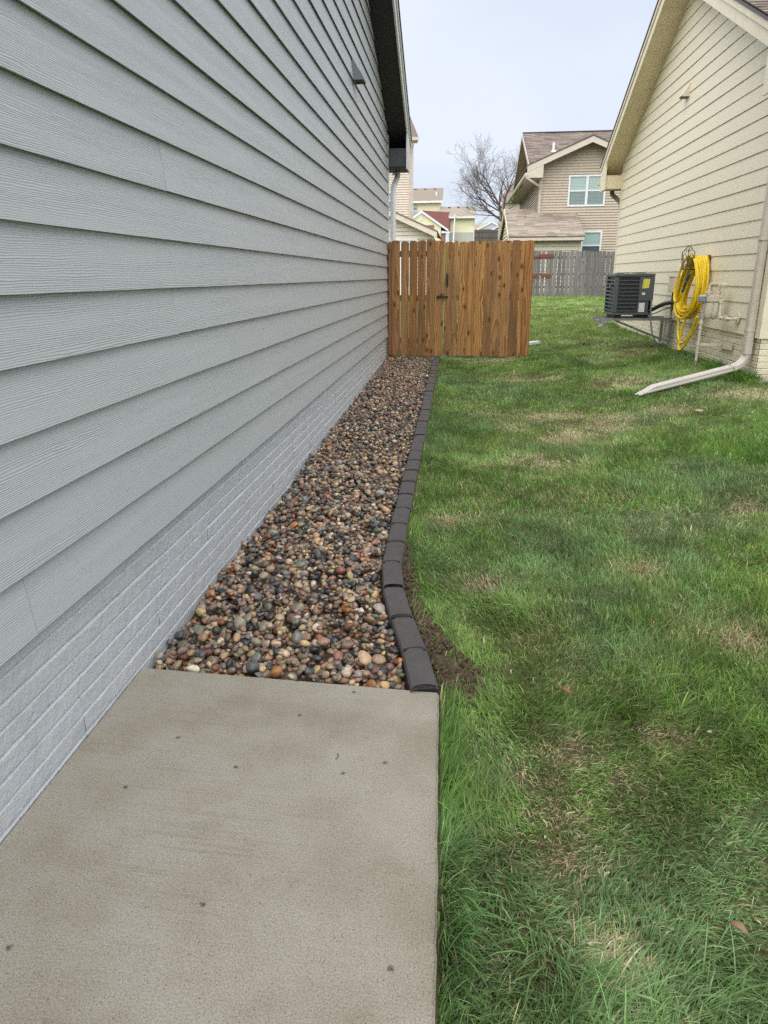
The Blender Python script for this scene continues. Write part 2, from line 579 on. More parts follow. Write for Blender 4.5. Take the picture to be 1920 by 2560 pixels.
def concrete_mat():
    n = N('aged broom finished concrete')
    p = n.pos()
    s = n.sep(p)
    big = n.noise(p, 2.3, 5.0, 0.6)
    c = n.ramp(big, [(0.28, (0.290, 0.255, 0.195)), (0.46, (0.362, 0.330, 0.268)), (0.58, (0.392, 0.360, 0.300)), (0.74, (0.355, 0.302, 0.248))])
    st = n.math('MULTIPLY_ADD', n.noise(n.vec(p, (1, 1, 1), (3.1, 7.7, 0)), 4.5, 4.0, 0.6), 3.2, -1.55, clamp=True)
    c = n.mix(n.math('MULTIPLY', st, 0.42), c, (0.225, 0.175, 0.110))
    g = n.noise(p, 230.0, 3.0, 0.7)
    c = n.mix(n.math('MULTIPLY_ADD', g, 2.4, -0.75, clamp=True), n.mix(1.0, c, (0.60, 0.60, 0.60), 'MULTIPLY'), n.mix(1.0, c, (1.25, 1.25, 1.25), 'MULTIPLY'))
    # fine dark pits, denser in patches
    vd = n.voro(p, 170.0)
    den = n.math('MULTIPLY_ADD', n.noise(p, 5.0, 3.0), 1.7, -0.45, clamp=True)
    pit = n.math('MULTIPLY_ADD', vd, -7.5, 1.7, clamp=True)
    sel = n.math('GREATER_THAN', n.math('ADD', n.noise(p, 300.0, 0.0), n.math('MULTIPLY', den, 0.30)), 0.58)
    pit = n.math('MULTIPLY', pit, sel)
    c = n.mix(n.math('MULTIPLY', pit, 0.85), c, (0.055, 0.045, 0.033))
    vd2 = n.voro(n.vec(p, (1, 1, 1), (5.3, 1.1, 0)), 75.0)
    sel2 = n.math('GREATER_THAN', n.math('ADD', n.noise(p, 130.0, 0.0), n.math('MULTIPLY', den, 0.22)), 0.66)
    c = n.mix(n.math('MULTIPLY', n.math('MULTIPLY', n.math('MULTIPLY_ADD', vd2, -6.0, 1.5, clamp=True), sel2), 0.55), c, (0.085, 0.068, 0.048))
    # broom strokes across the walk
    br = n.noise(n.comb(n.math('MULTIPLY', s[0], 2.2), n.math('MULTIPLY', n.math('ADD', s[1], n.math('MULTIPLY', s[0], 0.06)), 95.0), 0.0), 1.0, 3.0, 0.6)
    brm = n.math('MULTIPLY_ADD', n.noise(p, 1.8, 2.0), 3.0, -1.2, clamp=True)
    c = n.mix(n.math('MULTIPLY', n.math('MULTIPLY_ADD', br, 3.0, -1.55, clamp=True), n.math('MULTIPLY', brm, 0.75)), c, (0.16, 0.13, 0.095))
    h = n.math('SUBTRACT', n.math('ADD', n.math('MULTIPLY', g, 0.8), n.math('MULTIPLY', br, 0.5)), pit)
    # rare black spots
    v2 = n.voro(p, 2.9, dims='2D')
    sp = n.math('MULTIPLY_ADD', n.math('ADD', v2, n.math('MULTIPLY_ADD', n.noise(p, 120.0, 2.0), .05, -.025)), -48.0, 1.4, clamp=True)
    c = n.mix(n.math('MULTIPLY', sp, 0.8), c, (0.045, 0.04, 0.033))
    return n.fin(c, 0.82, n.bump(h, 0.45, 0.003), 0.0, 0.25)


def edging_mat():
    n = N('charcoal cast concrete edging')
    p = n.pos()
    f = n.noise(p, 14.0, 4.0, 0.6)
    g = n.noise(p, 260.0, 3.0, 0.75)
    c = n.mix(f, (0.078, 0.071, 0.069), (0.140, 0.128, 0.125))
    c = n.mix(n.math('MULTIPLY_ADD', g, 2.4, -0.8, clamp=True), n.mix(1.0, c, (0.72, 0.72, 0.72), 'MULTIPLY'), n.mix(1.0, c, (1.22, 1.22, 1.22), 'MULTIPLY'))
    sp = n.math('MULTIPLY_ADD', n.voro(p, 210.0), -9.0, 1.25, clamp=True)
    sel = n.math('GREATER_THAN', n.noise(p, 330.0, 0.0), 0.66)
    c = n.mix(n.math('MULTIPLY', n.math('MULTIPLY', sp, sel), 0.8), c, (0.42, 0.41, 0.40))
    c = n.mix(n.math('MULTIPLY', n.rand(), 0.25), c, (0.12, 0.112, 0.115))
    return n.fin(c, 0.88, n.bump(g, 0.9, 0.004), 0.0, 0.22)


PEB_COLS = [(0.315, 0.215, 0.135), (0.235, 0.165, 0.115), (0.40, 0.29, 0.185), (0.052, 0.057, 0.062), (0.085, 0.095, 0.10), (0.175, 0.125, 0.10),
            (0.20, 0.075, 0.052), (0.46, 0.37, 0.26), (0.13, 0.13, 0.12), (0.37, 0.165, 0.062), (0.285, 0.245, 0.195), (0.042, 0.040, 0.040),
            (0.26, 0.115, 0.085), (0.42, 0.30, 0.15), (0.19, 0.145, 0.11), (0.55, 0.48, 0.39)]


def pebble_mat(name, attr):
    n = N(name)
    p = n.pos()
    if attr:
        c = n.n('Attribute', attribute_name='tint').outputs['Color']
    else:
        c = n.n('ObjectInfo').outputs['Color']
    f = n.noise(p, 75.0, 4.0, 0.65)
    c1 = n.mix(n.math('MULTIPLY_ADD', f, 2.2, -0.6, clamp=True), n.mix(1.0, c, (0.62, 0.60, 0.58), 'MULTIPLY'), n.mix(1.0, c, (1.28, 1.25, 1.2), 'MULTIPLY'))
    sp = n.math('MULTIPLY_ADD', n.noise(p, 330.0, 2.0), 8.0, -5.0, clamp=True)
    c1 = n.mix(n.math('MULTIPLY', sp, 0.3), c1, (0.5, 0.47, 0.42))
    return n.fin(c1, 0.34, n.bump(n.noise(p, 110.0, 4.0, 0.6), 0.35, 0.004), 0.0, 0.5)


def soil_mat():
    n = N('dark crumbly soil')
    p = n.pos()
    f = n.noise(p, 60.0, 5.0, 0.7)
    c = n.ramp(f, [(0.3, (0.045, 0.031, 0.022)), (0.55, (0.120, 0.083, 0.058)), (0.75, (0.23, 0.165, 0.115))])
    return n.fin(c, 0.95, n.bump(f, 0.9, 0.012), 0.0, 0.15)


def ground_mat():
    n = N('lawn soil and thatch')
    p = n.pos()
    f = n.noise(p, 90.0, 4.0, 0.7)
    far = n.math('MULTIPLY_ADD', n.sep(p)[1], 1 / 14.0, -1.3, clamp=True)
    c = n.ramp(f, [(0.3, (0.06, 0.075, 0.028)), (0.6, (0.13, 0.13, 0.06)), (0.8, (0.25, 0.20, 0.11))])
    g = n.noise(p, 6.0, 5.0, 0.65)
    c2 = n.mix(g, (0.050, 0.100, 0.020), (0.115, 0.160, 0.045))
    return n.fin(n.mix(far, c, c2), 0.95, n.bump(f, 0.6, 0.01), 0.0, 0.15)


def grass_mat():
    n = N('grass blade')
    c = n.n('Attribute', attribute_name='tint').outputs['Color']
    n.fin(c, 0.42, None, 0.0, 0.4)
    tr = n.n('BsdfTranslucent')
    n.l(c, tr.inputs[0])
    ms = n.n('MixShader')
    ms.inputs[0].default_value = 0.36
    n.l(n.b.outputs[0], ms.inputs[1])
    n.l(tr.outputs[0], ms.inputs[2])
    n.l(ms.outputs[0], n.out.inputs[0])
    return n.m


M['concrete'] = concrete_mat()
M['edging'] = edging_mat()
M['pebble'] = pebble_mat('river pebble', False)
M['pebble_mass'] = pebble_mat('river pebble mass', True)
M['soil'] = soil_mat()
M['ground'] = ground_mat()
M['grass'] = grass_mat()

# ------------------------------------------------------------------ terrain
CURB_Y = [2.17, 2.41, 2.69, 2.99, 3.26, 3.54, 3.82, 4.3, 5.1, 6.4, 7.4, 8.8, 11.7, 14.0]
CURB_X = [-0.084, -0.131, -0.203, -0.267, -0.302, -0.304, -0.309, -0.310, -0.311, -0.311, -0.314, -0.323, -0.331, -0.335]   # centre line of the edging


def base_z(y):
    return np.interp(y, [-20, 2.2, 11.9, 29, 40, 60, 125, 170, 300, 3000], [0.0, 0.0, 0.146, 0.63, 0.85, 2.0, 5.8, 8.7, 10.0, 10.0])


def edge_x(y):
    """left limit of the lawn"""
    y = np.asarray(y, float)
    return np.where(y < 2.17, np.interp(y, [-2.0, 0.9, 2.172], [0.003, -0.008, -0.034]), np.where(y < 11.75, np.interp(y, CURB_Y, CURB_X) + 0.05, -0.9))


def lawn_z(x, y):
    x = np.asarray(x, float); y = np.asarray(y, float)
    cross = sstep(0.6, 3.3, x) * np.interp(y, [0, 9, 17, 29, 60], [0.19, 0.19, 0.13, 0.0, 0.0])
    und = (vnoise(x, y, 0.55, 3) - 0.5) * 0.035 * sstep(0.0, 0.5, x - edge_x(y))
    return base_z(y) + cross + und - 0.012


def ground_z(x, y):
    z = lawn_z(x, y) - 0.004
    sunk = (x < edge_x(y) - 0.07) & (y < 12.4)
    return np.where(sunk, base_z(y) - 0.22, z)


gx = np.unique(np.round(np.concatenate([[-1500, -700, -300, -120, -60, -30, -15, -8, -4, -2, -1.2], np.arange(-0.6, 3.5, 0.05), np.arange(3.6, 10, 0.5), [12, 16, 25, 40, 70, 130, 300, 700, 1500]]), 4))
gy = np.unique(np.round(np.concatenate([[-60, -20, -8, -3, -1], np.arange(0, 12.6, 0.07), np.arange(12.7, 30, 0.4), np.arange(30, 60, 2.0), np.arange(60, 180, 8.0), [190, 220, 260, 300, 500, 1000, 2500]]), 4))
GX, GY = np.meshgrid(gx, gy, indexing='xy')
GZ = ground_z(GX, GY)
nx, ny = len(gx), len(gy)
idx = np.arange(nx * ny).reshape(ny, nx)
quads = np.stack([idx[:-1, :-1], idx[:-1, 1:], idx[1:, 1:], idx[1:, :-1]], -1).reshape(-1, 4)
g = put('ground', np_mesh('ground', np.stack([GX, GY, GZ], -1).reshape(-1, 3), quads, np.zeros((0, 3), int)), M['ground'])
tag(g, 'lawn soil sloping gently up from the walk to the rear fences', 'ground', kind='structure')

# ------------------------------------------------------------------ concrete walk
mb = MB()
far = [(-1.147, 2.243), (-0.80, 2.222), (-0.42, 2.197), (-0.034, 2.172)]
outl = [(float(np.interp(y_, [-2.0, 0.9, 2.172], [0.004, -0.007, -0.034])) + random.uniform(-.0022, .0022), y_) for y_ in np.arange(2.13, 0.1, -0.045)] + [(0.004, -2.0), (-1.147, -2.0)]
ring = [(x, y, 0.0) for x, y in far] + [(x, y, 0.0) for x, y in outl]
mb.prism([(x, y, -0.11) for x, y, z in ring], (0, 0, 0.11))
slab = mb.build('concrete_path', M['concrete'], bevel=0.006, seg=2, smooth=True)
tag(slab, 'weathered beige concrete walk slab beside the grey house', 'path', kind='structure')

# ------------------------------------------------------------------ edging blocks
ORD = ('first second third fourth fifth sixth seventh eighth ninth tenth eleventh twelfth thirteenth fourteenth fifteenth sixteenth seventeenth eighteenth '
       'nineteenth twentieth twenty-first twenty-second twenty-third twenty-fourth twenty-fifth twenty-sixth twenty-seventh twenty-eighth twenty-ninth thirtieth '
       'thirty-first thirty-second thirty-third thirty-fourth thirty-fifth thirty-sixth thirty-seventh thirty-eighth').split()


def edging_mesh(L, Wd=0.100, hgt=0.10):
    """one block: hollow near end, rounded far end with two small shoulders; origin at the near end centre, top at z=0"""
    w = Wd / 2
    out = []
    nseg = 8
    for i in range(nseg + 1):                                   # far end, convex, right to left
        t = i / nseg
        x = 0.036 - 0.072 * t
        out.append((x, L + 0.027 * math.sqrt(max(0, 1 - (x / 0.040) ** 2)) - 0.002))
    out.append((-0.040, L - 0.004)); out.append((-w, L - 0.005))
    out.append((-w, 0.002))
    for i in range(nseg + 1):                                   # near end, hollow, left to right
        t = i / nseg
        x = -0.040 + 0.080 * t
        out.append((x, 0.004 + 0.024 * math.sqrt(max(0, 1 - (x / 0.0425) ** 2))))
    out.append((w, 0.002)); out.append((w, L - 0.005)); out.append((0.040, L - 0.004))
    n = len(out)
    cx, cy = 0.0, L / 2
    v = []
    ins = []
    for i in range(n):                                          # inward normals
        a, b, c = Vector(out[i - 1]), Vector(out[i]), Vector(out[(i + 1) % n])
        t = (c - a)
        nn = Vector((-t.y, t.x)); nn = nn.normalized() if nn.length > 1e-9 else Vector((0, 0))
        ins.append(b + nn * 0.007)
    bot = [(x, y, -hgt) for x, y in out]
    mid = [(x, y, -0.008) for x, y in out]
    top = [(p.x, p.y, 0.0) for p in ins]
    v = bot + mid + top
    f = []
    for r in range(2):
        for i in range(n):
            j = (i + 1) % n
            f.append((r * n + i, r * n + j, (r + 1) * n + j, (r + 1) * n + i))
    f.append(tuple(range(2 * n, 3 * n)))
    f.append(tuple(range(n - 1, -1, -1)))
    me = fix_normals(mesh('edging_block', v, f))
    return me


JY = [2.165, 2.43, 2.700, 2.994, 3.274, 3.552, 3.830]
while JY[-1] < 11.70:
    JY.append(JY[-1] + 0.2835)
JY[-1] = min(JY[-1], 11.73)
_me_std = edging_mesh(0.2815)
for i in range(len(JY) - 1):
    y0, y1 = JY[i], JY[i + 1]
    x0, x1 = float(np.interp(y0, CURB_Y, CURB_X)), float(np.interp(y1, CURB_Y, CURB_X))
    L = math.hypot(x1 - x0, y1 - y0)
    if L < 0.12:
        continue
    me = _me_std if abs(L - 0.2835) < 0.004 else edging_mesh(L - 0.002)
    o = put('edging_block', me, M['edging'], None, (x0 + random.uniform(-.002, .002), y0, float(base_z(y0)) + 0.010 + random.uniform(-.002, .002)))
    o.rotation_euler = (math.atan2(float(base_z(y1) - base_z(y0)), L) + random.uniform(-.006, .006), random.uniform(-.012, .012), -math.atan2(x1 - x0, y1 - y0))
    tag(o, f'charcoal concrete edging block, {ORD[i]} in the row counting from the concrete walk', 'edging block', 'edging blocks between gravel and lawn')

# ------------------------------------------------------------------ gravel bed
XW = -1.15


def bed_right(y):
    return np.interp(y, CURB_Y, CURB_X) - 0.050


def bed_top(y):
    return base_z(y) - 0.016


ys = np.linspace(2.16, 12.2, 60)
v = []
for y in ys:
    v += [(XW - 0.01, y, float(base_z(y)) - 0.07), (float(bed_right(y)) + 0.01, y, float(base_z(y)) - 0.07)]
f = [(2 * i, 2 * i + 1, 2 * i + 3, 2 * i + 2) for i in range(len(ys) - 1)]
bed = put('gravel_bed', mesh('gravel_bed', v, f), M['soil'])
tag(bed, 'strip of mixed brown river gravel between grey house and edging', 'gravel bed', kind='structure')


def ico(sub):
    bm = bmesh.new()
    bmesh.ops.create_icosphere(bm, subdivisions=sub, radius=1.0)
    V = np.array([p.co[:] for p in bm.verts]); T = np.array([[p.index for p in q.verts] for q in bm.faces])
    bm.free()
    return V, T


ICO1, ICO2 = ico(1), ico(2)


def pebble_shape(V, r):
    """lumpy river stone of unit size"""
    P = V.copy()
    for _ in range(6):                                          # flatten a few random sides
        d = r.normal(size=3); d /= np.linalg.norm(d)
        h = r.uniform(0.50, 0.88)
        s = P @ d
        P = P - np.outer(np.maximum(s - h, 0) * 0.85, d)
    a = r.uniform(-0.18, 0.18, 3)
    P = P * (1 + P @ a)[:, None]
    return P


# drop the stones on a height grid
cell = 0.008
gw, gh = int(1.15 / cell), int(9.7 / cell)
hg = np.full((gw, gh), -0.058)
stones = []
rg = np.random.default_rng(21)
N_ST = 21000
X0, Y0 = XW, 2.17
for k in range(N_ST):
    y = Y0 + 9.62 * rg.random()
    xr = float(bed_right(y))
    a = float(np.clip(rg.lognormal(math.log(0.0168), 0.36), 0.009, 0.036))
    b = a * rg.uniform(0.66, 0.95); c = a * rg.uniform(0.42, 0.72)
    x = rg.uniform(XW + 0.6 * a, xr - 0.55 * a)
    if y < 2.243 - 0.064 * (x + 1.147) + 0.7 * a:
        continue
    m = (a + b) / 2
    i0, i1 = max(0, int((x - m - X0) / cell)), min(gw, int((x + m - X0) / cell) + 1)
    j0, j1 = max(0, int((y - m - Y0) / cell)), min(gh, int((y + m - Y0) / cell) + 1)
    if i1 <= i0 or j1 <= j0:
        continue
    sub = hg[i0:i1, j0:j1]
    xs = X0 + (np.arange(i0, i1) + .5) * cell - x
    yy = Y0 + (np.arange(j0, j1) + .5) * cell - y
    d2 = (xs[:, None] ** 2 + yy[None, :] ** 2) / (m * m)
    ins = d2 < 1
    if not ins.any():
        continue
    hcur = np.percentile(sub[ins], 72)
    zc = hcur + c * 0.62
    if zc + c > 0.022 + 0.010 * rg.random():                     # pile is full here
        continue
    cap = zc + c * np.sqrt(np.clip(1 - d2, 0, 1))
    hg[i0:i1, j0:j1] = np.where(ins, np.maximum(sub, cap), sub)
    stones.append((x, y, zc, a, b, c))
stones = np.array(stones)
ST_N = len(stones)
top_here = np.array([hg[min(gw - 1, int((s[0] - X0) / cell)), min(gh - 1, int((s[1] - Y0) / cell))] for s in stones])
vis = stones[:, 2] + stones[:, 5] > top_here - 0.002
near = np.argsort(-(np.where(vis, 1.0, 0.0) * stones[:, 3] * 1.0 / np.maximum(stones[:, 1], 0.5)))
chosen = set(near[:300].tolist())
PVAR = []
for q in range(28):
    P = pebble_shape(ICO2[0], rg)
    PVAR.append((P, ICO2[1]))
PVAR1 = [(pebble_shape(ICO1[0], rg), ICO1[1]) for q in range(20)]
PW = np.array([3.0, 2.8, 2.0, 2.1, 1.9, 2.6, 0.8, 1.1, 1.9, 0.40, 2.2, 1.6, 0.6, 0.7, 2.4, 0.5]); PW /= PW.sum()


def peb_col():
    c = np.array(PEB_COLS[rg.choice(len(PEB_COLS), p=PW)])
    return np.clip(c * rg.uniform(0.95, 1.5) * (1 + rg.normal(0, 0.05, 3)), 0.02, 0.8)


def rotm(az, tx, ty):
    return (Matrix.Rotation(az, 3, 'Z') @ Matrix.Rotation(tx, 3, 'X') @ Matrix.Rotation(ty, 3, 'Y'))


pmesh = []
for P, T in PVAR:
    me = mesh('pebble', P, [tuple(map(int, t)) for t in T], True)
    me.materials.append(M['pebble'])
    pmesh.append(me)
mv, mt, mc = [], [], []
nv = 0
for k in range(ST_N):
    x, y, z, a, b, c = stones[k]
    zb = float(bed_top(y)) + z
    az, tx, ty = rg.uniform(0, math.tau), rg.normal(0, 0.33), rg.normal(0, 0.33)
    col = peb_col()
    if k in chosen:
        o = bpy.data.objects.new('pebble', pmesh[rg.integers(len(pmesh))])
        o.color = (*col, 1)
        link(o, bed, (x, y, zb))
        o.rotation_euler = rotm(az, tx, ty).to_euler()
        o.scale = (a, b, c)
        continue
    P, T = PVAR[rg.integers(len(PVAR))] if y < 5.2 else PVAR1[rg.integers(len(PVAR1))]
    Rm = np.array(rotm(az, tx, ty))
    Q = (P * np.array([a, b, c])) @ Rm.T + np.array([x, y, zb])
    mv.append(Q); mt.append(T + nv); mc.append(np.repeat(col[None], len(Q), 0)); nv += len(Q)
o = put('gravel', np_mesh('gravel', np.concatenate(mv), np.zeros((0, 4), int), np.concatenate(mt), np.concatenate(mc)), M['pebble_mass'], bed)
o['kind'] = 'stuff'


# ------------------------------------------------------------------ lap siding and cast foundations
def clip_poly(poly, clips):
    """poly: [(s, z)]; each clip (a, b, c) keeps a*s + b*z <= c"""
    for a, b, c in clips:
        out = []
        for i in range(len(poly)):
            p, q = poly[i], poly[(i + 1) % len(poly)]
            dp, dq = a * p[0] + b * p[1] - c, a * q[0] + b * q[1] - c
            if dp <= 0:
                out.append(p)
            if dp * dq < 0:
                t = dp / (dp - dq)
                out.append((p[0] + t * (q[0] - p[0]), p[1] + t * (q[1] - p[1])))
        poly = out
        if len(poly) < 3:
            return []
    return poly


def board_geo(mapf, s0, s1, z0, expo, clips, out_b=0.026, slope=0.020, th=0.006, lap=0.024, wob=0.0):
    poly = clip_poly([(s0, z0), (s1, z0), (s1, z0 + expo + lap), (s0, z0 + expo + lap)], clips)
    if not poly or (max(p[1] for p in poly) - min(p[1] for p in poly)) < 0.012:
        return None
    n = len(poly)
    v = []
    for s, z in poly:
        o = out_b - slope * (z - z0) / (expo + lap) + wob
        v.append(mapf(s, o, z))
    for s, z in poly:
        o = out_b - slope * (z - z0) / (expo + lap) - th + wob
        v.append(mapf(s, o, z))
    f = [tuple(range(n)), tuple(range(2 * n - 1, n - 1, -1))] + [(i, n + i, n + (i + 1) % n, (i + 1) % n) for i in range(n)]
    return v, f


def lap_boards(parent, mapf, s0, s1, zbot, expo, ncourse, clips, mat, joints=None, seed=1, blen=3.62, name='siding_board', prof=(0.026, 0.020)):
    r = random.Random(seed)
    for c in range(ncourse):
        z0 = zbot + c * expo
        js = (joints or {}).get(c)
        if js is None:
            st = s0 - r.random() * blen
            js = []
            while st < s1:
                if st > s0 + 0.15 and st < s1 - 0.15:
                    js.append(st)
                st += blen
        ends = [s0] + sorted(js) + [s1]
        for a, b in zip(ends[:-1], ends[1:]):
            gap = 0.0009
            g_ = board_geo(mapf, a + gap, b - gap, z0 + r.uniform(-.0012, .0012), expo, clips, prof[0], prof[1], wob=r.uniform(-.0008, .0008))
            if g_ is None:
                continue
            put(name, fix_normals(mesh(name, *g_)), mat, parent)


def lap_wall(name, parent, mapf, s0, s1, zbot, ztop, expo, clips, mat, out_b=0.02, holes=()):
    """far wall: every course real, joined; holes = (s0, s1, z0, z1) left open for windows"""
    mb = MB()
    z = zbot
    while z < ztop:
        e = min(expo, ztop - z)
        spans = [(s0, s1)]
        for (a, b, c, d) in holes:
            if z + e * 0.5 > c and z + e * 0.5 < d:
                ns = []
                for (p, q) in spans:
                    if a > p: ns.append((p, min(a, q)))
                    if b < q: ns.append((max(b, p), q))
                spans = ns
        for (p, q) in spans:
            if q - p < 0.01:
                continue
            g_ = board_geo(mapf, p, q, z, e, clips, out_b, out_b * 0.96, out_b * 0.25, 0.0)
            if g_:
                mb.add(*g_)
        z += e
    return mb.build(name, mat, parent)


def brick_courses(parent, mapf, s0, s1, zbot, ztop, h, mat, seed=5, L=0.61):
    """cast concrete foundation: brick-like courses with recessed joints, split at the form joints"""
    r = random.Random(seed)
    nc = int(math.ceil((ztop - zbot) / h))
    zz = ztop
    for c in range(nc):
        z1 = ztop - c * h
        z0 = z1 - h
        s = s0
        shift = 0.0
        while s < s1 - 1e-4:
            e = min(s1, s + L * (1.0 if r.random() < .6 else .5))
            if s1 - e < 0.1:
                e = s1
            nseg = max(2, int((e - s) / 0.055))
            o = 0.004 + r.uniform(-.0012, .0012)
            dz = r.uniform(-.0016, .0016)
            cross = [(0.0, -0.014), (0.0008, -0.006), (0.0030, o), (h - 0.0115, o), (h - 0.0025, -0.006), (h, -0.014)]
            v, f = [], []
            nn = len(cross)
            for i in range(nseg + 1):
                t = s + (e - s) * i / nseg
                endf = 0.0007 if i in (0, nseg) and not (abs(t - s0) < 1e-6 or abs(t - s1) < 1e-6) else 0.0
                for q, (cz, co) in enumerate(cross):
                    jz = r.uniform(-.0015, .0015) if 0 < q < nn - 1 else 0
                    jo = r.uniform(-.0010, .0010) if 0 < q < nn - 1 else 0
                    v.append(mapf(t, co + jo - (endf if 0 < q < nn - 1 else 0), z0 + cz + dz + jz))
            for i in range(nseg):
                for q in range(nn - 1):
                    f.append((i * nn + q, (i + 1) * nn + q, (i + 1) * nn + q + 1, i * nn + q + 1))
            me = fix_normals(mesh('foundation_course', v, f))
            put('foundation_course', me, mat, parent)
            s = e


def shingle_field(parent, org, u, vdir, nrm, wid, length, mat, obj_width=0.0, expo=0.142, tabw=0.31, seed=2, clipf=None, name='shingle', limit=300):
    """rows of shingle tabs; those within obj_width of the first edge are objects, the rest one joined part"""
    r = random.Random(seed)
    org, u, vdir, nrm = Vector(org), Vector(u).normalized(), Vector(vdir).normalized(), Vector(nrm).normalized()
    mv, mq, mc = [], [], []
    nrow = int(length / expo)
    count = 0
    for i in range(nrow):
        a = -r.random() * tabw
        while a < wid:
            w = tabw * r.uniform(0.55, 1.15)
            p, q = max(a, 0.0), min(a + w, wid)
            a += w
            if q - p < 0.03:
                continue
            if clipf is not None and not clipf(org + u * ((p + q) / 2) + vdir * (i * expo)):
                continue
            th = r.choice((0.006, 0.010, 0.012))
            b0 = i * expo - (0.012 if th > .008 else 0) ; b1 = b0 + expo * 1.25
            P = [org + u * (p + .002) + vdir * b0 + nrm * (th + .006), org + u * (q - .002) + vdir * b0 + nrm * (th + .006),
                 org + u * (q - .002) + vdir * b1 + nrm * .004, org + u * (p + .002) + vdir * b1 + nrm * .004]
            Q = [x - nrm * (th + .004) for x in P[:2]]
            vv = P + Q
            ff = [(0, 1, 2, 3), (4, 5, 1, 0), (0, 3, 4), (1, 5, 2)]
            if q <= obj_width and count < limit:
                put(name, fix_normals(mesh(name, vv, ff)), mat, parent)
                count += 1
            else:
                n0 = len(mv)
                mv += [tuple(x) for x in vv]
                mq += [(n0, n0 + 1, n0 + 2, n0 + 3), (n0 + 4, n0 + 5, n0 + 1, n0)]
                mc += [[r.random()] * 3] * 6
    if mv:
        me = np_mesh(name + 's', np.array(mv), np.array(mq), np.zeros((0, 3), int), np.array(mc), smooth=False)
        o = put(name + 's', me, mat, parent)
        o['kind'] = 'stuff'


# ---- grey house on the left ---------------------------------------------------------------------
house = thing('grey_house', 'house with grey lap siding, painted foundation and dark soffit beside the walk', 'house', (-1.15, 5.0, 0.0))
mapL = lambda s, o, z: (XW + o, s, z)
LY0, LY1, LPK, LSL = -2.0, 12.05, 5.0, 0.42
LZE = 3.288 + LSL * (12.337 - LY1)                            # roof underside at the far corner


def lroof(y):
    return LZE + LSL * (min(LY1 - y, 2 * (LY1 - LPK) - (LY1 - y)))


clL = [(LSL, 1.0, LZE + LSL * LY1), (-LSL, 1.0, lroof(LPK) - LSL * LPK)]
jl = {0: [1.637, 5.21, 8.83], 1: [2.868, 6.5, 10.1], 4: [2.866, 6.44, 10.05], 5: [0.4, 4.047, 7.66, 11.2], 6: [1.6, 5.242, 8.86], 7: [2.876, 6.48, 10.1]}
lap_boards(house, mapL, LY0, LY1 - 0.075, 0.462, 0.1772, 33, clL, M['siding_grey'], jl, 3)
zpk = lroof(LPK)
mb = MB(); mb.prism([(XW - 0.004, LY0, 0.478), (XW - 0.004, LY1, 0.478), (XW - 0.004, LY1, LZE), (XW - 0.004, LPK, zpk), (XW - 0.004, LY0, lroof(LY0))], (-7.0, 0, 0))
mb.build('wall_core', M['core'], house)
brick_courses(house, lambda s, o, z: (XW - 0.006 + o, s, z), 0.0, LY1, -0.14, 0.474, 0.0665, M['found_grey'], 5, 1.22)
mb = MB(); mb.box((XW - 0.018, LY0, -0.3), (-8.1, LY1 - 0.01, 0.46)); mb.build('foundation_core', M['found_grey'], house)
# white corner trim on the rear corner, downspout behind it
mb = MB(); mb.box((XW - 0.09, LY1 - 0.002, 0.46), (XW + 0.026, LY1 + 0.022, LZE - 0.02)); mb.box((XW, LY1 - 0.073, 0.462), (XW + 0.024, LY1 - 0.003, LZE + 0.015)); mb.build('corner_board', M['fascia_pale'], house)
OH = 0.30
XO = XW + OH


def rake_parts(parent, xin, xout, pts, m_soffit, m_fascia, m_drip, fh=0.17):
    """sloped soffit, fascia and drip edge along pts [(y, z of underside)...]"""
    s = -1 if xout < xin else 1
    mb = MB(); fa = MB(); dr = MB()
    for (ya, za), (yb, zb) in zip(pts[:-1], pts[1:]):
        mb.prism([(xin, ya, za), (xin, yb, zb), (xout, yb, zb), (xout, ya, za)], (0, 0, 0.015))
        fa.prism([(xout, ya, za - 0.02), (xout, yb, zb - 0.02), (xout, yb, zb + fh), (xout, ya, za + fh)], (s * 0.022, 0, 0))
        fa.prism([(xout + s * 0.0225, ya, za + fh * 0.62), (xout + s * 0.0225, yb, zb + fh * 0.62), (xout + s * 0.0225, yb, zb + fh), (xout + s * 0.0225, ya, za + fh)], (s * 0.018, 0, 0))
        dr.prism([(xin, ya, za + fh + .001), (xin, yb, zb + fh + .001), (xout + s * 0.055, yb, zb + fh + .001), (xout + s * 0.055, ya, za + fh + .001)], (0, 0, 0.028))
    a = mb.build('rake_soffit', m_soffit, parent)
    b = fa.build('rake_fascia', m_fascia, parent)
    c = dr.build('shingle_edge', m_drip, parent)
    return a, b, c


rake_parts(house, XW - 0.02, XO, [(LY1 + 0.42, LZE - LSL * 0.42), (LPK, zpk), (LY0 - 0.4, lroof(LY0) - LSL * 0.4)], M['soffit_dark'], M['fascia_pale'], M['drip'])
# roof decks
for a, b in (((LY1 + 0.45, LZE - LSL * 0.45 + 0.2), (LPK, zpk + 0.2)), ((LY0 - 0.4, lroof(LY0) - LSL * 0.4 + 0.2), (LPK, zpk + 0.2))):
    mb = MB(); mb.prism([(XO + 0.05, a[0], a[1]), (XO + 0.05, b[0], b[1]), (-8.5, b[0], b[1]), (-8.5, a[0], a[1])], (0, 0, 0.02)); mb.build('roof', M['shingle'], house)
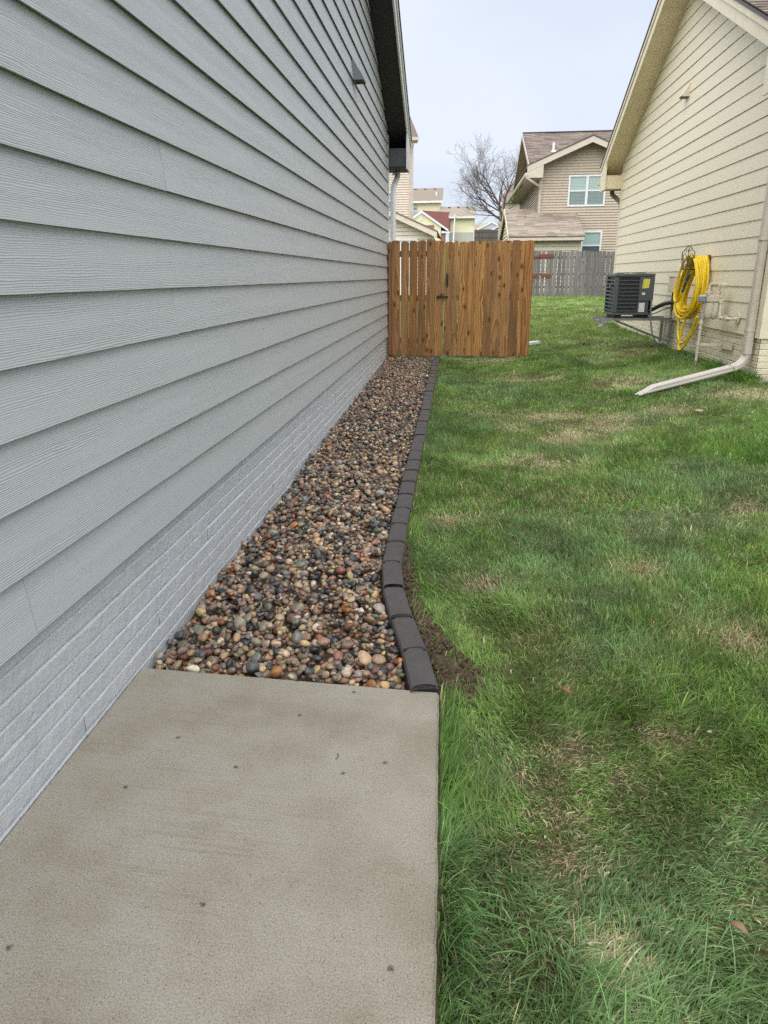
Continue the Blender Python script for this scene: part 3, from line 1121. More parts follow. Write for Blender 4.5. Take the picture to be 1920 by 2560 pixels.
# boxed eave return at the rear corner
mb = MB(); mb.box((XW - 2.0, LY1 - 0.06, 2.985), (XO - 0.002, LY1 + 0.42, LZE - 0.17)); eb = mb.build('eave_box', M['box_dark'], house)
mb = MB(); mb.box((XW - 2.0, LY1 - 0.05, 2.955), (XO - 0.01, LY1 + 0.41, 2.984)); mb.build('eave_underside', M['soffit_dark'], eb)
mb = MB(); mb.prism([(XO, LY1 - 0.10, 2.95), (XO, LY1 + 0.44, 2.95), (XO, LY1 + 0.44, LZE - LSL * 0.44 - 0.021), (XO, LY1 - 0.10, LZE + LSL * 0.10 - 0.021)], (0.022, 0, 0)); mb.build('return_fascia', M['fascia_pale'], eb)
# vent hood on the gable wall
vh = (8.28, 3.40)
mb = MB()
w, d, hh = 0.10, 0.13, 0.20
y, z = vh
for sy in (-1, 1):
    mb.prism([(XW + 0.006, y + sy * w - (0.004 if sy > 0 else 0), z - hh * .55), (XW + d, y + sy * w - (0.004 if sy > 0 else 0), z - hh * .55), (XW + d, y + sy * w - (0.004 if sy > 0 else 0), z - hh * .45), (XW + 0.006, y + sy * w - (0.004 if sy > 0 else 0), z + hh * .5)], (0, 0.004, 0))
mb.prism([(XW + d, y - w, z - hh * .45), (XW + d, y + w, z - hh * .45), (XW + 0.006, y + w, z + hh * .5), (XW + 0.006, y - w, z + hh * .5)], (0, 0, 0.004))
mb.prism([(XW + d, y - w, z - hh * .55), (XW + d, y + w, z - hh * .55), (XW + d, y + w, z - hh * .45), (XW + d, y - w, z - hh * .45)], (0.003, 0, 0))
vhood = mb.build('vent_hood', plain('grey painted vent hood', (0.20, 0.215, 0.225), 0.5), house)
mb = MB(); mb.box((XW + 0.02, y - w + .006, z - hh * .50), (XW + d - .006, y + w - .006, z - hh * .47)); mb.build('vent_flap', M['soffit_dark'], vhood)
# rear downspout of the grey house
dsp = thing('downspout', 'white downspout behind the rear corner of the grey house', 'downspout', (-1.06, 12.16, 0.2))
mb = MB(); mb.tube([(-1.02, 12.40, 2.97), (-1.02, 12.36, 2.88), (-1.07, 12.20, 2.72), (-1.075, 12.19, 2.60), (-1.075, 12.19, 0.3)], 0.048, 6); mb.build('pipe', M['white_trim'], dsp, smooth=True)
mb = MB(); mb.box((-1.135, 12.12, 1.52), (-1.02, 12.245, 1.55)); mb.build('strap', M['white_trim'], dsp)

# ---- cream house on the right -------------------------------------------------------------------
XR = 3.27
house2 = thing('cream_house', 'cream lap siding house with gable and brick-pattern foundation across the lawn', 'house', (XR, 12.3, 0.3))
mapR = lambda s, o, z: (XR - o, s, z)
RY0, RY1, RPK, RSL, RZE = 8.27, 16.27, 12.27, 0.47, 3.50
clR = [(RSL, 1.0, RZE + RSL * RY1), (-RSL, 1.0, RZE - RSL * RY0)]
rpk = RZE + RSL * (RPK - RY0)
lap_boards(house2, mapR, RY0 + 0.10, RY1 - 0.07, 0.722, 0.1755, 27, clR, M['siding_cream'], None, 8, prof=(0.019, 0.0135))
mapRF = lambda s, o, z: (s, RY0 - o, z)
lap_boards(house2, mapRF, XR + 0.10, 6.2, 0.722, 0.1755, 15, [], M['siding_cream_x'], None, 9, prof=(0.019, 0.0135))
mb = MB(); mb.prism([(XR + 0.004, RY0 + .004, 0.738), (XR + 0.004, RY1, 0.738), (XR + 0.004, RY1, RZE), (XR + 0.004, RPK, rpk), (XR + 0.004, RY0 + .004, RZE)], (7.0, 0, 0)); mb.build('wall_core', M['core'], house2)
brick_courses(house2, lambda s, o, z: (XR + 0.006 - o, s, z), RY0 + 0.006, RY1, 0.0, 0.732, 0.0672, M['found_cream'], 6)
brick_courses(house2, lambda s, o, z: (s, RY0 + 0.006 - o, z), XR + 0.006, 5.4, 0.0, 0.732, 0.0672, M['found_cream'], 7)
mb = MB(); mb.box((XR + 0.018, RY0 + 0.018, 0.0), (10.2, RY1 - .01, 0.72)); mb.build('foundation_core', M['found_cream'], house2)
for sgn, nm in ((0, 'corner_board'),):
    mb = MB(); mb.box((XR - 0.026, RY0 - 0.002, 0.715), (XR, RY0 + 0.098, RZE + .04)); mb.box((XR - 0.026, RY0 - 0.026, 0.715), (XR + 0.10, RY0 - 0.003, RZE)); mb.build(nm, M['cream_paint'], house2)
mb = MB(); mb.box((XR - 0.024, RY1 - 0.068, 0.715), (XR, RY1 + .02, RZE + .02)); mb.box((XR, RY1 + .002, 0.715), (XR + .09, RY1 + 0.022, RZE)); mb.build('corner_board', M['cream_paint'], house2)
XRO = XR - 0.35
rake_parts(house2, XR + 0.02, XRO, [(RY1 + 0.42, RZE - RSL * 0.42), (RPK, rpk), (RY0 - 0.42, RZE - RSL * 0.42)], M['soffit_cream'], M['cream_paint'], M['drip'], 0.19)
for yy, sg in ((RY1, 1), (RY0, -1)):
    ib = 0.08 if sg > 0 else -0.07
    y_in, y_out = yy - sg * (ib - 0.04), yy + sg * 0.42
    mb = MB(); mb.box((XRO + 0.002, y_in, 3.05), (XR + 2.5, y_out, RZE - 0.20)); e = mb.build('eave_box', M['soffit_cream'], house2)
    mb = MB(); mb.prism([(XRO - 0.001, yy - sg * ib, 3.03), (XRO - 0.001, y_out + sg * .02, 3.03), (XRO - 0.001, y_out + sg * .02, RZE - RSL * 0.44 - 0.021), (XRO - 0.001, yy - sg * ib, RZE + RSL * ib - 0.021)], (-0.02, 0, 0)); mb.build('return_fascia', M['cream_paint'], e)
ca, sa = 1 / math.hypot(1, RSL), RSL / math.hypot(1, RSL)
zt = 0.222
slen = (RPK - (RY0 - 0.44)) / ca
mb = MB(); mb.prism([(XRO - .03, RY0 - 0.44, RZE - RSL * 0.44 + zt), (XRO - .03, RPK, rpk + zt), (10.0, RPK, rpk + zt), (10.0, RY0 - .44, RZE - RSL * .44 + zt)], (0, 0, 0.012)); rf = mb.build('roof', M['shingle'], house2)
shingle_field(rf, (XRO - 0.05, RY0 - 0.45, RZE - RSL * 0.45 + zt + 0.012), (1, 0, 0), (0, ca, sa), (0, -sa, ca), 5.0, slen, M['shingle'], 1.75)
mb = MB(); mb.prism([(XRO - .03, RY1 + 0.44, RZE - RSL * 0.44 + zt), (XRO - .03, RPK, rpk + zt), (10.0, RPK, rpk + zt), (10.0, RY1 + .44, RZE - RSL * .44 + zt)], (0, 0, 0.02)); mb.build('roof', M['shingle'], house2)
# gutter end at the far eave and its bit of downspout
mb = MB(); mb.box((XRO - 0.06, RY1 + 0.43, 3.17), (XR + 2.5, RY1 + 0.55, 3.29)); mb.build('gutter', M['dsp'], house2)
mb = MB(); mb.tube([(XR - 0.12, RY1 + .40, 3.10), (XR - 0.12, RY1 + .38, 2.98), (XR + 0.02, RY1 + .10, 2.80), (XR + 0.04, RY1 + .07, 2.6), (XR + 0.04, RY1 + .07, .5)], 0.05, 6); mb.build('rear_downspout', plain('brown downspout', (0.20, 0.15, 0.12), 0.5), house2, smooth=True)
# small vent hood on the gable
y, z = 12.15, 3.93
w, d, hh = 0.09, 0.11, 0.19
mb = MB()
for yy in (y - w, y + w - .004):
    mb.prism([(XR - 0.006, yy, z - hh * .5), (XR - d, yy, z - hh * .5), (XR - d, yy, z - hh * .4), (XR - 0.006, yy, z + hh * .5)], (0, 0.004, 0))
mb.prism([(XR - d, y - w, z - hh * .4), (XR - d, y + w, z - hh * .4), (XR - 0.006, y + w, z + hh * .5), (XR - 0.006, y - w, z + hh * .5)], (0, 0, 0.004))
vo = mb.build('vent_hood', M['cream_paint'], house2)
mb = MB(); mb.box((XR - 0.02, y - w + .006, z - hh * .46), (XR - d + .008, y + w - .006, z - hh * .42)); mb.build('vent_flap', M['drip'], vo)

# ------------------------------------------------------------------ wooden fence panel and gate
GYF = 11.75


def picket_mesh(w, z0, z1, th=0.017, ear=0.022, seed=0):
    r = random.Random(seed)
    e = min(ear, w * 0.42)
    h = z1 - z0
    pts = [(-w / 2, 0), (w / 2, 0), (w / 2, h - e), (w / 2 - e, h), (-w / 2 + e, h), (-w / 2, h - e)]
    pts = [(x + r.uniform(-.001, .001), z + r.uniform(-.001, .001)) for x, z in pts]
    mb = MB()
    mb.prism([(x, 0, z) for x, z in pts], (0, th, 0))
    return mb.mesh('picket', bevel=0.0045, seg=2)


def fence_run(parent, spans, zb, zt, y, mat, lean=0.0, redfirst=False):
    for i, (a, b) in enumerate(spans):
        zz = zt + random.uniform(-.010, .008)
        bb = zb(0.5 * (a + b)) + random.uniform(-.006, .006)
        me = picket_mesh(b - a, bb, zz, seed=i)
        o = put('picket', me, M['wood_red'] if (redfirst and i == 0) else mat, parent, ((a + b) / 2, y + random.uniform(-.003, .003), bb))
        o.rotation_euler = (random.uniform(-.002, .002), lean + random.uniform(-.002, .002), 0)


fp = thing('wooden_fence', 'narrow stained pine fence section between the grey house and the gate', 'fence', (-0.68, GYF, 0.16))
fence_run(fp, [(-1.116, -1.065), (-1.061, -0.929), (-0.914, -0.790), (-0.782, -0.657), (-0.648, -0.521), (-0.516, -0.381), (-0.377, -0.240)], lambda x: 0.165 - 0.02 * (x + 1.1), 1.905, GYF, M['wood'], 0.0, True)
for z in (1.715, 1.055, 0.395):
    mb = MB(); mb.box((-1.13, GYF + 0.022, z - 0.045), (-0.245, GYF + 0.060, z + 0.045)); mb.build('rail', M['wood'], fp)
mb = MB(); mb.box((-0.512, GYF + 0.062, 0.0), (-0.424, GYF + 0.150, 1.925)); mb.build('post', M['wood'], fp)
mb = MB(); mb.box((-1.138, GYF + 0.062, 0.0), (-1.05, GYF + 0.150, 1.86)); mb.build('post', M['wood'], fp)
gt = thing('wooden_gate', 'wide stained pine gate of dog-eared pickets with black latch', 'gate', (0.45, GYF, 0.15))
fence_run(gt, [(-0.227, -0.094), (-0.088, -0.019), (-0.012, 0.118), (0.121, 0.254), (0.259, 0.388), (0.391, 0.523), (0.526, 0.657), (0.660, 0.793), (0.796, 0.930), (0.938, 0.996), (0.999, 1.130)], lambda x: 0.150, 1.893, GYF - 0.004, M['wood'], 0.0)
for z in (1.715, 1.055, 0.395):
    mb = MB(); mb.box((-0.222, GYF + 0.018, z - 0.045), (1.12, GYF + 0.056, z + 0.045)); mb.build('rail', M['wood'], gt)
mb = MB(); mb.bar((-0.16, GYF + 0.037, 0.44), (0.92, GYF + 0.037, 1.67), 0.085, 0.034, (0, 1, 0)); mb.build('brace', M['wood'], gt)
mb = MB(); mb.box((0.962, GYF + 0.06, 0.0), (1.05, GYF + 0.148, 1.86)); mb.build('post', M['wood'], gt)
# latch: thumb handle plate and cross bar
hx = -0.186
mb = MB(); mb.box((hx - 0.013, GYF - 0.010, 1.215), (hx + 0.013, GYF - 0.004, 1.425)); hp = mb.build('handle_plate', M['black_iron'], gt)
mb = MB(); mb.tube([(hx, GYF - .008, 1.395), (hx, GYF - .045, 1.375), (hx, GYF - .048, 1.30), (hx, GYF - .045, 1.245), (hx, GYF - .008, 1.228)], 0.008, 8); mb.build('pull', M['black_iron'], hp, smooth=True)
for z in (1.415, 1.36, 1.224):
    mb = MB(); mb.tube([(hx + .002, GYF - .012, z), (hx + .002, GYF - .015, z)], 0.005, 8); mb.build('screw', M['galv'], hp)
mb = MB(); mb.box((-0.34, GYF - 0.026, 1.062), (-0.17, GYF - 0.010, 1.083)); mb.box((-0.345, GYF - 0.03, 1.055), (-0.30, GYF - 0.006, 1.092)); mb.box((-0.245, GYF - 0.028, 1.01), (-0.232, GYF - 0.012, 1.12)); mb.build('latch_bar', M['black_iron'], gt)

# ------------------------------------------------------------------ weathered fence at the back
of = thing('old_fence', 'weathered grey picket fence at the back of the lawn', 'fence', (4.5, 29.0, 0.6))
x = 1.2
i = 0
while x < 8.6:
    w = 0.137
    zt = float(np.interp(x, [2.7, 5.8, 9], [2.26, 2.21, 2.17])) + random.uniform(-.02, .02)
    me = picket_mesh(w, 0, zt - 0.56, seed=100 + i)
    o = put('picket', me, M['wood_grey'], of, (x, 29.0 + random.uniform(-.006, .006), 0.56))
    o.rotation_euler = (0, random.uniform(-.006, .006), 0)
    x += w + random.choice((0.004, 0.006, 0.010, 0.022)) + (0.025 if 3.0 < x < 3.2 else 0)
    i += 1
for z in (0.95, 1.42, 2.02):
    mb = MB(); mb.box((1.15, 29.03, z - .045), (8.6, 29.068, z + .045)); mb.build('rail', M['wood_grey'], of)
for (a, b, z, hh) in ((2.98, 3.53, 2.08, 0.125), (2.70, 3.00, 2.04, 0.06), (3.08, 3.45, 1.37, 0.125), (2.76, 2.98, 1.37, 0.125)):
    mb = MB(); mb.box((a, 28.955, z - hh / 2), (b, 28.978, z + hh / 2)); mb.build('patch_board', M['rust_board'], of)

# ------------------------------------------------------------------ air conditioner on wall bracket
ac = thing('air_conditioner', 'charcoal outdoor air conditioner unit with louvred sides on a wall bracket', 'air conditioner', (2.62, 11.85, 0.78))
ax0, ax1, ay0, ay1, az0, az1 = 2.335, 2.905, 11.50, 12.18, 0.80, 1.385
mb = MB(); mb.box((ax0 + .03, ay0 + .03, az0 + .02), (ax1 - .03, ay1 - .03, az1 - .02)); mb.build('coil', M['fins'], ac)
mb = MB(); mb.box((ax0 - .005, ay0 - .005, az0), (ax1 + .005, ay1 + .005, az0 + .035)); mb.build('base_pan', M['ac_grey'], ac, bevel=0.006, smooth=True)
mb = MB(); mb.box((ax0 - .01, ay0 - .01, az1 - .035), (ax1 + .01, ay1 + .01, az1 + .012)); tp = mb.build('top_cover', M['ac_grey'], ac, bevel=0.014, seg=3, smooth=True)
mb = MB()
for k in range(6):
    r = 0.05 + 0.036 * k
    mb.tube([((ax0 + ax1) / 2 + r * math.cos(t), (ay0 + ay1) / 2 + r * math.sin(t), az1 + .026) for t in np.linspace(0, math.tau, 24, endpoint=False)], 0.003, 4, True)
for k in range(8):
    t = math.tau * k / 8
    mb.tube([((ax0 + ax1) / 2 + .05 * math.cos(t), (ay0 + ay1) / 2 + .05 * math.sin(t), az1 + .03), ((ax0 + ax1) / 2 + .24 * math.cos(t), (ay0 + ay1) / 2 + .24 * math.sin(t), az1 + .012)], 0.003, 4)
mb.build('fan_grille', M['ac_dark'], tp)
PXR = ax0 + 0.355                                             # right end of the louvred part of the front
for (a, b, c, d) in ((ax0 - .004, ax0 + .060, ay0 - .004, ay0 + .060), (ax0 - .004, ax0 + .05, ay1 - .05, ay1 + .004), (ax1 - .05, ax1 + .004, ay1 - .05, ay1 + .004)):
    mb = MB(); mb.box((a, c, az0 + .03), (b, d, az1 - .03)); mb.build('corner_post', M['ac_grey'], ac, bevel=0.012, seg=3, smooth=True)
nl = 9
for k in range(nl):
    z = az0 + 0.055 + (az1 - az0 - 0.09) * (k + .5) / nl - .028
    mb = MB(); mb.prism([(ax0 + .06, ay0 - .003, z), (ax0 + .06, ay0 - .003, z + .010), (ax0 + .06, ay0 + .016, z + .014), (ax0 + .06, ay0 + .016, z + .008)], (PXR - ax0 - .06, 0, 0)); mb.build('louvre', M['ac_grey'], ac)
    mb = MB(); mb.prism([(ax0 - .003, ay0 + .06, z), (ax0 - .003, ay0 + .06, z + .018), (ax0 + .016, ay0 + .06, z + .022), (ax0 + .016, ay0 + .06, z + .010)], (0, ay1 - ay0 - .11, 0)); mb.build('louvre', M['ac_grey'], ac)
mb = MB()
for k in range(24):
    x = ax0 + .07 + (PXR - ax0 - .08) * k / 23
    mb.box((x - .0011, ay0 + .004, az0 + .035), (x + .0011, ay0 + .006, az1 - .035))
mb.build('wire_guard', M['ac_grey'], ac)
mb = MB(); mb.box((PXR, ay0 - .005, az0 + .205), (ax1 + .004, ay0 + .10, az1 - .033)); pn = mb.build('service_panel', M['ac_grey'], ac, bevel=0.006, smooth=True)
mb = MB(); mb.box((PXR, ay0 + .004, az0 + .033), (ax1 - .055, ay0 + .09, az0 + .200)); mb.build('lower_panel', M['ac_grey'], ac)
mb = MB(); mb.box((ax1 - .054, ay0 + .03, az0 + .033), (ax1 - .008, ay0 + .09, az0 + .202)); mb.build('valve_recess', M['ac_dark'], ac)
mb = MB(); mb.prism([(PXR + .045, ay0 - .008, az0 + .385), (PXR + .14, ay0 - .008, az0 + .392), (PXR + .148, ay0 - .008, az0 + .52), (PXR + .052, ay0 - .008, az0 + .522)], (0, .002, 0)); mb.build('paper_tag', M['label_yellow'], pn)
mb = MB(); mb.box((PXR + .048, ay0 - .007, az0 + .292), (PXR + .095, ay0 - .0055, az0 + .328)); mb.build('sticker', M['label_white'], pn)
mb = MB(); mb.box((PXR + .022, ay0 + .001, az0 + .045), (PXR + .105, ay0 + .0035, az0 + .178)); mb.build('data_plate', M['label_white'], ac)
mb = MB(); mb.box((ax0 - .006, ay0 + .27, az1 - .20), (ax0 - .002, ay0 + .43, az1 - .14)); bd = mb.build('badge', M['ac_dark'], ac)
for k in range(2):
    mb = MB(); mb.box((ax0 - .008, ay0 + .30, az1 - .165 - .02 * k), (ax0 - .0065, ay0 + .40, az1 - .160 - .02 * k)); mb.build('badge_mark', M['label_white'], bd)
br = thing('wall_bracket', 'grey steel wall bracket carrying the air conditioner', 'bracket', (2.8, 11.8, 0.7))
for yy in (11.56, 12.06):
    mb = MB(); mb.box((2.16, yy - .02, 0.715), (XR - .03, yy + .02, 0.755)); mb.build('arm', M['strut_steel'], br)
    mb = MB(); mb.box((XR - .06, yy - .03, 0.36), (XR - .024, yy + .03, 0.714)); mb.build('wall_leg', M['strut_steel'], br)
    mb = MB(); mb.bar((2.42, yy, 0.715), (XR - .05, yy, 0.40), 0.02, 0.02); mb.build('strut', M['conduit'], br)
mb = MB(); mb.box((2.175, 11.40, 0.677), (2.215, 12.22, 0.713)); mb.build('cross_bar', M['strut_steel'], br)
mb = MB(); mb.bar((2.13, 11.38, 0.62), (2.24, 11.44, 0.70), 0.05, 0.03); mb.build('bent_foot', M['strut_steel'], br)
for xx in (2.42, 2.82):
    mb = MB(); mb.box((xx - .05, 11.53, 0.757), (xx + .05, 12.12, 0.798)); mb.build('rubber_foot', M['ac_dark'], br)

# electrical disconnect, whip and refrigerant line
eb = thing('disconnect_box', 'small cream electrical box on the cream wall behind the hose', 'electrical box', (XR, 11.5, 1.15))
mb = MB(); mb.box((XR - 0.145, 11.36, 1.13), (XR - .02, 11.56, 1.36)); bx_ = mb.build('box', M['cream_metal'], eb, bevel=0.008, smooth=True)
mb = MB(); mb.box((XR - 0.155, 11.35, 1.345), (XR - .019, 11.57, 1.372)); mb.build('cover', M['cream_metal'], bx_)
mb = MB(); mb.tube([(XR - .08, 11.48, 1.13), (XR - .08, 11.48, 0.86)], 0.020, 8); mb.build('drop_pipe', plain('brown conduit', (0.12, 0.09, 0.08), 0.5), eb, smooth=True)
wh = []
for t in np.linspace(0, 1, 28):
    p0, p1, p2, p3 = Vector((2.885, 11.47, 1.02)), Vector((2.86, 11.40, 0.18)), Vector((3.22, 11.30, 0.22)), Vector((XR - .09, 11.47, 0.90))
    wh.append(p0 * (1 - t) ** 3 + 3 * p1 * t * (1 - t) ** 2 + 3 * p2 * t * t * (1 - t) + p3 * t ** 3)
mb = MB(); mb.tube(wh, 0.0125, 8); mb.build('whip_conduit', M['conduit'], eb, smooth=True)
ls = thing('refrigerant_line', 'black insulated pipe from the air conditioner to the cream wall', 'pipe', (3.0, 11.5, 0.9))
pts = []
for t in np.linspace(0, 1, 20):
    p0, p1, p2, p3 = Vector((2.87, 11.52, 0.86)), Vector((2.98, 11.44, 0.90)), Vector((3.02, 11.38, 1.02)), Vector((XR - .01, 11.32, 0.975))
    pts.append(p0 * (1 - t) ** 3 + 3 * p1 * t * (1 - t) ** 2 + 3 * p2 * t * t * (1 - t) + p3 * t ** 3)
mb = MB(); mb.tube(pts, 0.029, 10); mb.build('insulated_pipe', M['rubber'], ls, smooth=True)
mb = MB(); mb.tube([p + Vector((0, -.03, -.05 - .03 * math.sin(i / 19 * math.pi))) for i, p in enumerate(pts)], 0.007, 6); mb.build('control_wire', M['rubber'], ls, smooth=True)

# ------------------------------------------------------------------ hose on a hanger
HY, HX = 10.26, 3.10
hg_ = thing('hose_hanger', 'bronze wrought iron hose hanger with scrolled back plate', 'hose hanger', (XR - .03, HY, 1.4))
ang = math.radians(38)


def hpt(a, z, d=0.0):
    return (HX - .075 - a * math.sin(ang) * 1.0 + d, HY - a * math.cos(ang) * 0 + -a * 0.72, z)


def hp2(a, z):
    return Vector((2.985 + 0.62 * a, HY - 0.78 * a, z))


fr = MB(); fr.tube([hp2(0, 1.735), hp2(.035, 1.715), hp2(.055, 1.685), hp2(.095, 1.655), hp2(.085, 1.53), hp2(.06, 1.44), hp2(-.06, 1.44), hp2(-.085, 1.53), hp2(-.095, 1.655), hp2(-.055, 1.685), hp2(-.035, 1.715)], 0.0065, 6, True)
fr.build('frame', M['bronze_iron'], hg_, smooth=True)
mb = MB()
mb.tube([hp2(0, 1.72), hp2(0, 1.45)], 0.005, 6)
for sg in (-1, 1):
    mb.tube([hp2(sg * .004, 1.52), hp2(sg * .02, 1.60), hp2(sg * .05, 1.645), hp2(sg * .075, 1.62), hp2(sg * .072, 1.58), hp2(sg * .055, 1.50), hp2(sg * .045, 1.45)], 0.0045, 6)
    mb.tube([hp2(0, 1.66), hp2(sg * .02, 1.69), hp2(sg * .038, 1.68), hp2(sg * .03, 1.66)], 0.004, 6)
    mb.tube([hp2(sg * .055, 1.45), hp2(sg * .02, 1.51), hp2(0, 1.52)], 0.0045, 6)
mb.build('scrollwork', M['bronze_iron'], hg_, smooth=True)
mb = MB(); mb.box((2.99, HY - .05, 1.49), (XR - .03, HY + .05, 1.50)); mb.tube([(2.99, HY, 1.44), (XR - .03, HY + .0, 1.44)], 0.008, 6); mb.box((XR - .03, HY - .06, 1.36), (XR - .016, HY + .06, 1.62)); mb.build('saddle', M['bronze_iron'], hg_)

hs = thing('garden_hose', 'yellow garden hose coiled over the wall hanger', 'hose', (3.13, HY, 0.9))
pts = []
NL = 20
rh = random.Random(4)
par = []
for k in range(NL + 1):
    u_ = k / NL
    par.append((rh.uniform(0.33, 0.47), rh.uniform(0.31, 0.43), rh.uniform(-.05, .03), 3.225 - 0.20 * ((k * 0.618) % 1.0), rh.uniform(-.13, .13)))
for k in range(NL):
    for j in range(30):
        t = j / 30
        A = [par[k][q] * (1 - t) + par[k + 1][q] * t for q in range(5)]
        th = math.tau * t + math.pi / 2
        zc = 1.60 - A[1]
        sn = math.sin(th)
        yy = HY + A[4] * (0.4 - .6 * sn) + A[0] * math.cos(th) * (0.80 - 0.38 * sn) + 0.20 * (1 - sn) * .5
        pts.append((A[3] - 0.02 * math.cos(th) - .03 * (1 - sn) * .5, yy, zc + A[1] * sn))
# long drooping bight at the end
last = Vector(pts[-1])
for t in np.linspace(0.05, 1, 30):
    p0, p1, p2, p3 = last, Vector((3.03, HY + .55, 0.55)), Vector((3.0, HY - .05, 0.20)), Vector((3.08, HY - .38, 0.86))
    p1 = Vector((3.02, HY + 0.62, 1.05)); p2 = Vector((3.02, HY + .20, -0.10))
    pts.append(p0 * (1 - t) ** 3 + 3 * p1 * t * (1 - t) ** 2 + 3 * p2 * t * t * (1 - t) + p3 * t ** 3)
mb = MB(); mb.tube(pts, 0.0165, 10); mb.build('coils', M['hose'], hs, smooth=True)
p2 = []
for t in np.linspace(0, 1, 24):
    a0, a1, a2, a3 = Vector((3.06, HY + .02, 0.84)), Vector((3.02, HY + .25, 0.30)), Vector((3.00, HY - .05, 0.22)), Vector((3.10, HY - .34, 0.80))
    p2.append(a0 * (1 - t) ** 3 + 3 * a1 * t * (1 - t) ** 2 + 3 * a2 * t * t * (1 - t) + a3 * t ** 3)
mb = MB(); mb.tube(p2, 0.0165, 10); mb.build('loose_loop', M['hose'], hs, smooth=True)
p2 = []
for t in np.linspace(0, 1, 20):
    a0, a1, a2, a3 = Vector((2.955, HY - .02, 1.165)), Vector((2.94, HY + .08, 0.95)), Vector((2.93, HY + .36, 0.98)), Vector((2.97, HY + .30, 1.30))
    p2.append(a0 * (1 - t) ** 3 + 3 * a1 * t * (1 - t) ** 2 + 3 * a2 * t * t * (1 - t) + a3 * t ** 3)
a0 = p2[-1]
for t in np.linspace(0.08, 1, 14):
    b1, b2, b3 = Vector((2.99, HY + .26, 1.58)), Vector((3.03, HY + .10, 1.66)), Vector((3.05, HY - .02, 1.60))
    p2.append(a0 * (1 - t) ** 3 + 3 * b1 * t * (1 - t) ** 2 + 3 * b2 * t * t * (1 - t) + b3 * t ** 3)
mb = MB(); mb.tube(p2, 0.0165, 10); mb.build('hose_end', M['hose'], hs, smooth=True)
n0, n1 = Vector((2.957, HY - .03, 1.16)), Vector((2.985, HY - .14, 1.385))
mb = MB(); mb.tube([n0, n0.lerp(n1, .1), n0.lerp(n1, .5), n0.lerp(n1, .56), n0.lerp(n1, .95), n1], [.016, .018, .016, .021, .024, .020], 10); nz = mb.build('nozzle', M['grey_rubber'], hs, smooth=True)
for t in (.16, .58):
    mb = MB(); mb.tube([n0.lerp(n1, t), n0.lerp(n1, t + .05)], 0.0235, 10); mb.build('ring', M['teal'], nz, smooth=True)

# ------------------------------------------------------------------ gas meter
gm = thing('gas_meter', 'cream painted gas meter and pipework on the cream wall', 'gas meter', (3.08, 9.35, 0.3))
mx, my = 3.085, 9.40
mb = MB(); mb.box((mx - .088, my - .075, 1.045), (mx + .088, my + .075, 1.145)); body = mb.build('body', M['cream_metal'], gm, bevel=0.022, seg=4, smooth=True)
mb = MB()
for s_ in (-1, 1):
    prof = [(0.074, 1.05), (0.076, 0.99), (0.074, 0.93), (0.064, 0.885), (0.045, 0.862), (0.012, 0.852)]
    ring_v, ring_f = [], []
    for i, (r, z) in enumerate(prof):
        for k in range(16):
            t = math.tau * k / 16
            ring_v.append((mx + s_ * .036 + r * .72 * math.cos(t), my + r * math.sin(t), z))
    for i in range(len(prof) - 1):
        for k in range(16):
            l_ = (k + 1) % 16
            ring_f.append((i * 16 + k, i * 16 + l_, (i + 1) * 16 + l_, (i + 1) * 16 + k))
    ring_f.append(tuple((len(prof) - 1) * 16 + k for k in range(16)))
    mb.add(ring_v, ring_f)
mb.build('case', M['cream_metal'], body, smooth=True)
mb = MB()
for s_ in (-1, 1):
    mb.tube([(mx + s_ * .055, my, 1.14), (mx + s_ * .055, my, 1.185)], 0.030, 10)
    mb.tube([(mx + s_ * .055, my, 1.165), (mx + s_ * .055, my, 1.182)], 0.038, 8)
mb.build('union', M['cream_metal'], gm, smooth=True)
mb = MB(); mb.tube([(mx - .055, my, 1.18), (mx - .055, my, 1.25), (mx - .04, my, 1.272), (mx + .03, my, 1.272), (mx + .05, my, 1.25), (mx + .055, my, 1.19)], 0.014, 8); mb.build('guard_loop', M['cream_metal'], gm, smooth=True)
px, py = 3.16, 9.31
mb = MB(); mb.tube([(mx + .055, my, 1.18), (mx + .058, my - .005, 1.24), (mx + .072, my - .03, 1.262), (px - .012, py + .02, 1.264), (px, py, 1.248), (px, py, 1.22), (px, py, 0.905), (px, py - .012, 0.885), (px, py - .03, 0.878), (px, 9.0, 0.880), (px + .01, 8.965, 0.882), (px + .03, 8.955, 0.883), (XR - .02, 8.955, 0.883)], 0.019, 10); mb.build('outlet_pipe', M['cream_metal'], gm, smooth=True)
mb = MB()
for z in (1.255,):
    mb.tube([(px - .022, py, z), (px + .022, py, z)], 0.028, 10)
mb.tube([(px, py, 1.05), (px, py, 1.09)], 0.028, 8); mb.tube([(px, py, 1.11), (px, py, 1.125)], 0.026, 8); mb.tube([(px, py, 0.90), (px, py, 0.92)], 0.027, 8)
mb.tube([(px, py - .035, .878), (px, py - .055, .878)], 0.027, 8); mb.tube([(px, 9.12, .879), (px, 9.15, .879)], 0.027, 8); mb.tube([(px, 9.03, .879), (px, 9.055, .879)], 0.029, 8)
mb.build('fitting', M['cream_metal'], gm, smooth=True)
mb = MB(); mb.tube([(XR - .03, 8.955, .883), (XR - .02, 8.955, .883)], 0.062, 18); mb.build('wall_flange', M['cream_metal'], gm, smooth=True)
mb = MB(); mb.tube([(px - .01, 9.09, .92), (px - .01, 9.09, .83)], 0.007, 6); mb.box((px - .03, 9.07, 0.905), (px + .01, 9.11, 0.915)); mb.build('valve_key', M['cream_metal'], gm)
mb = MB(); mb.box((mx - .165, my - .055, 1.055), (mx - .09, my + .055, 1.135)); ix = mb.build('index_box', M['gauge'], gm, bevel=0.012, seg=3, smooth=True)
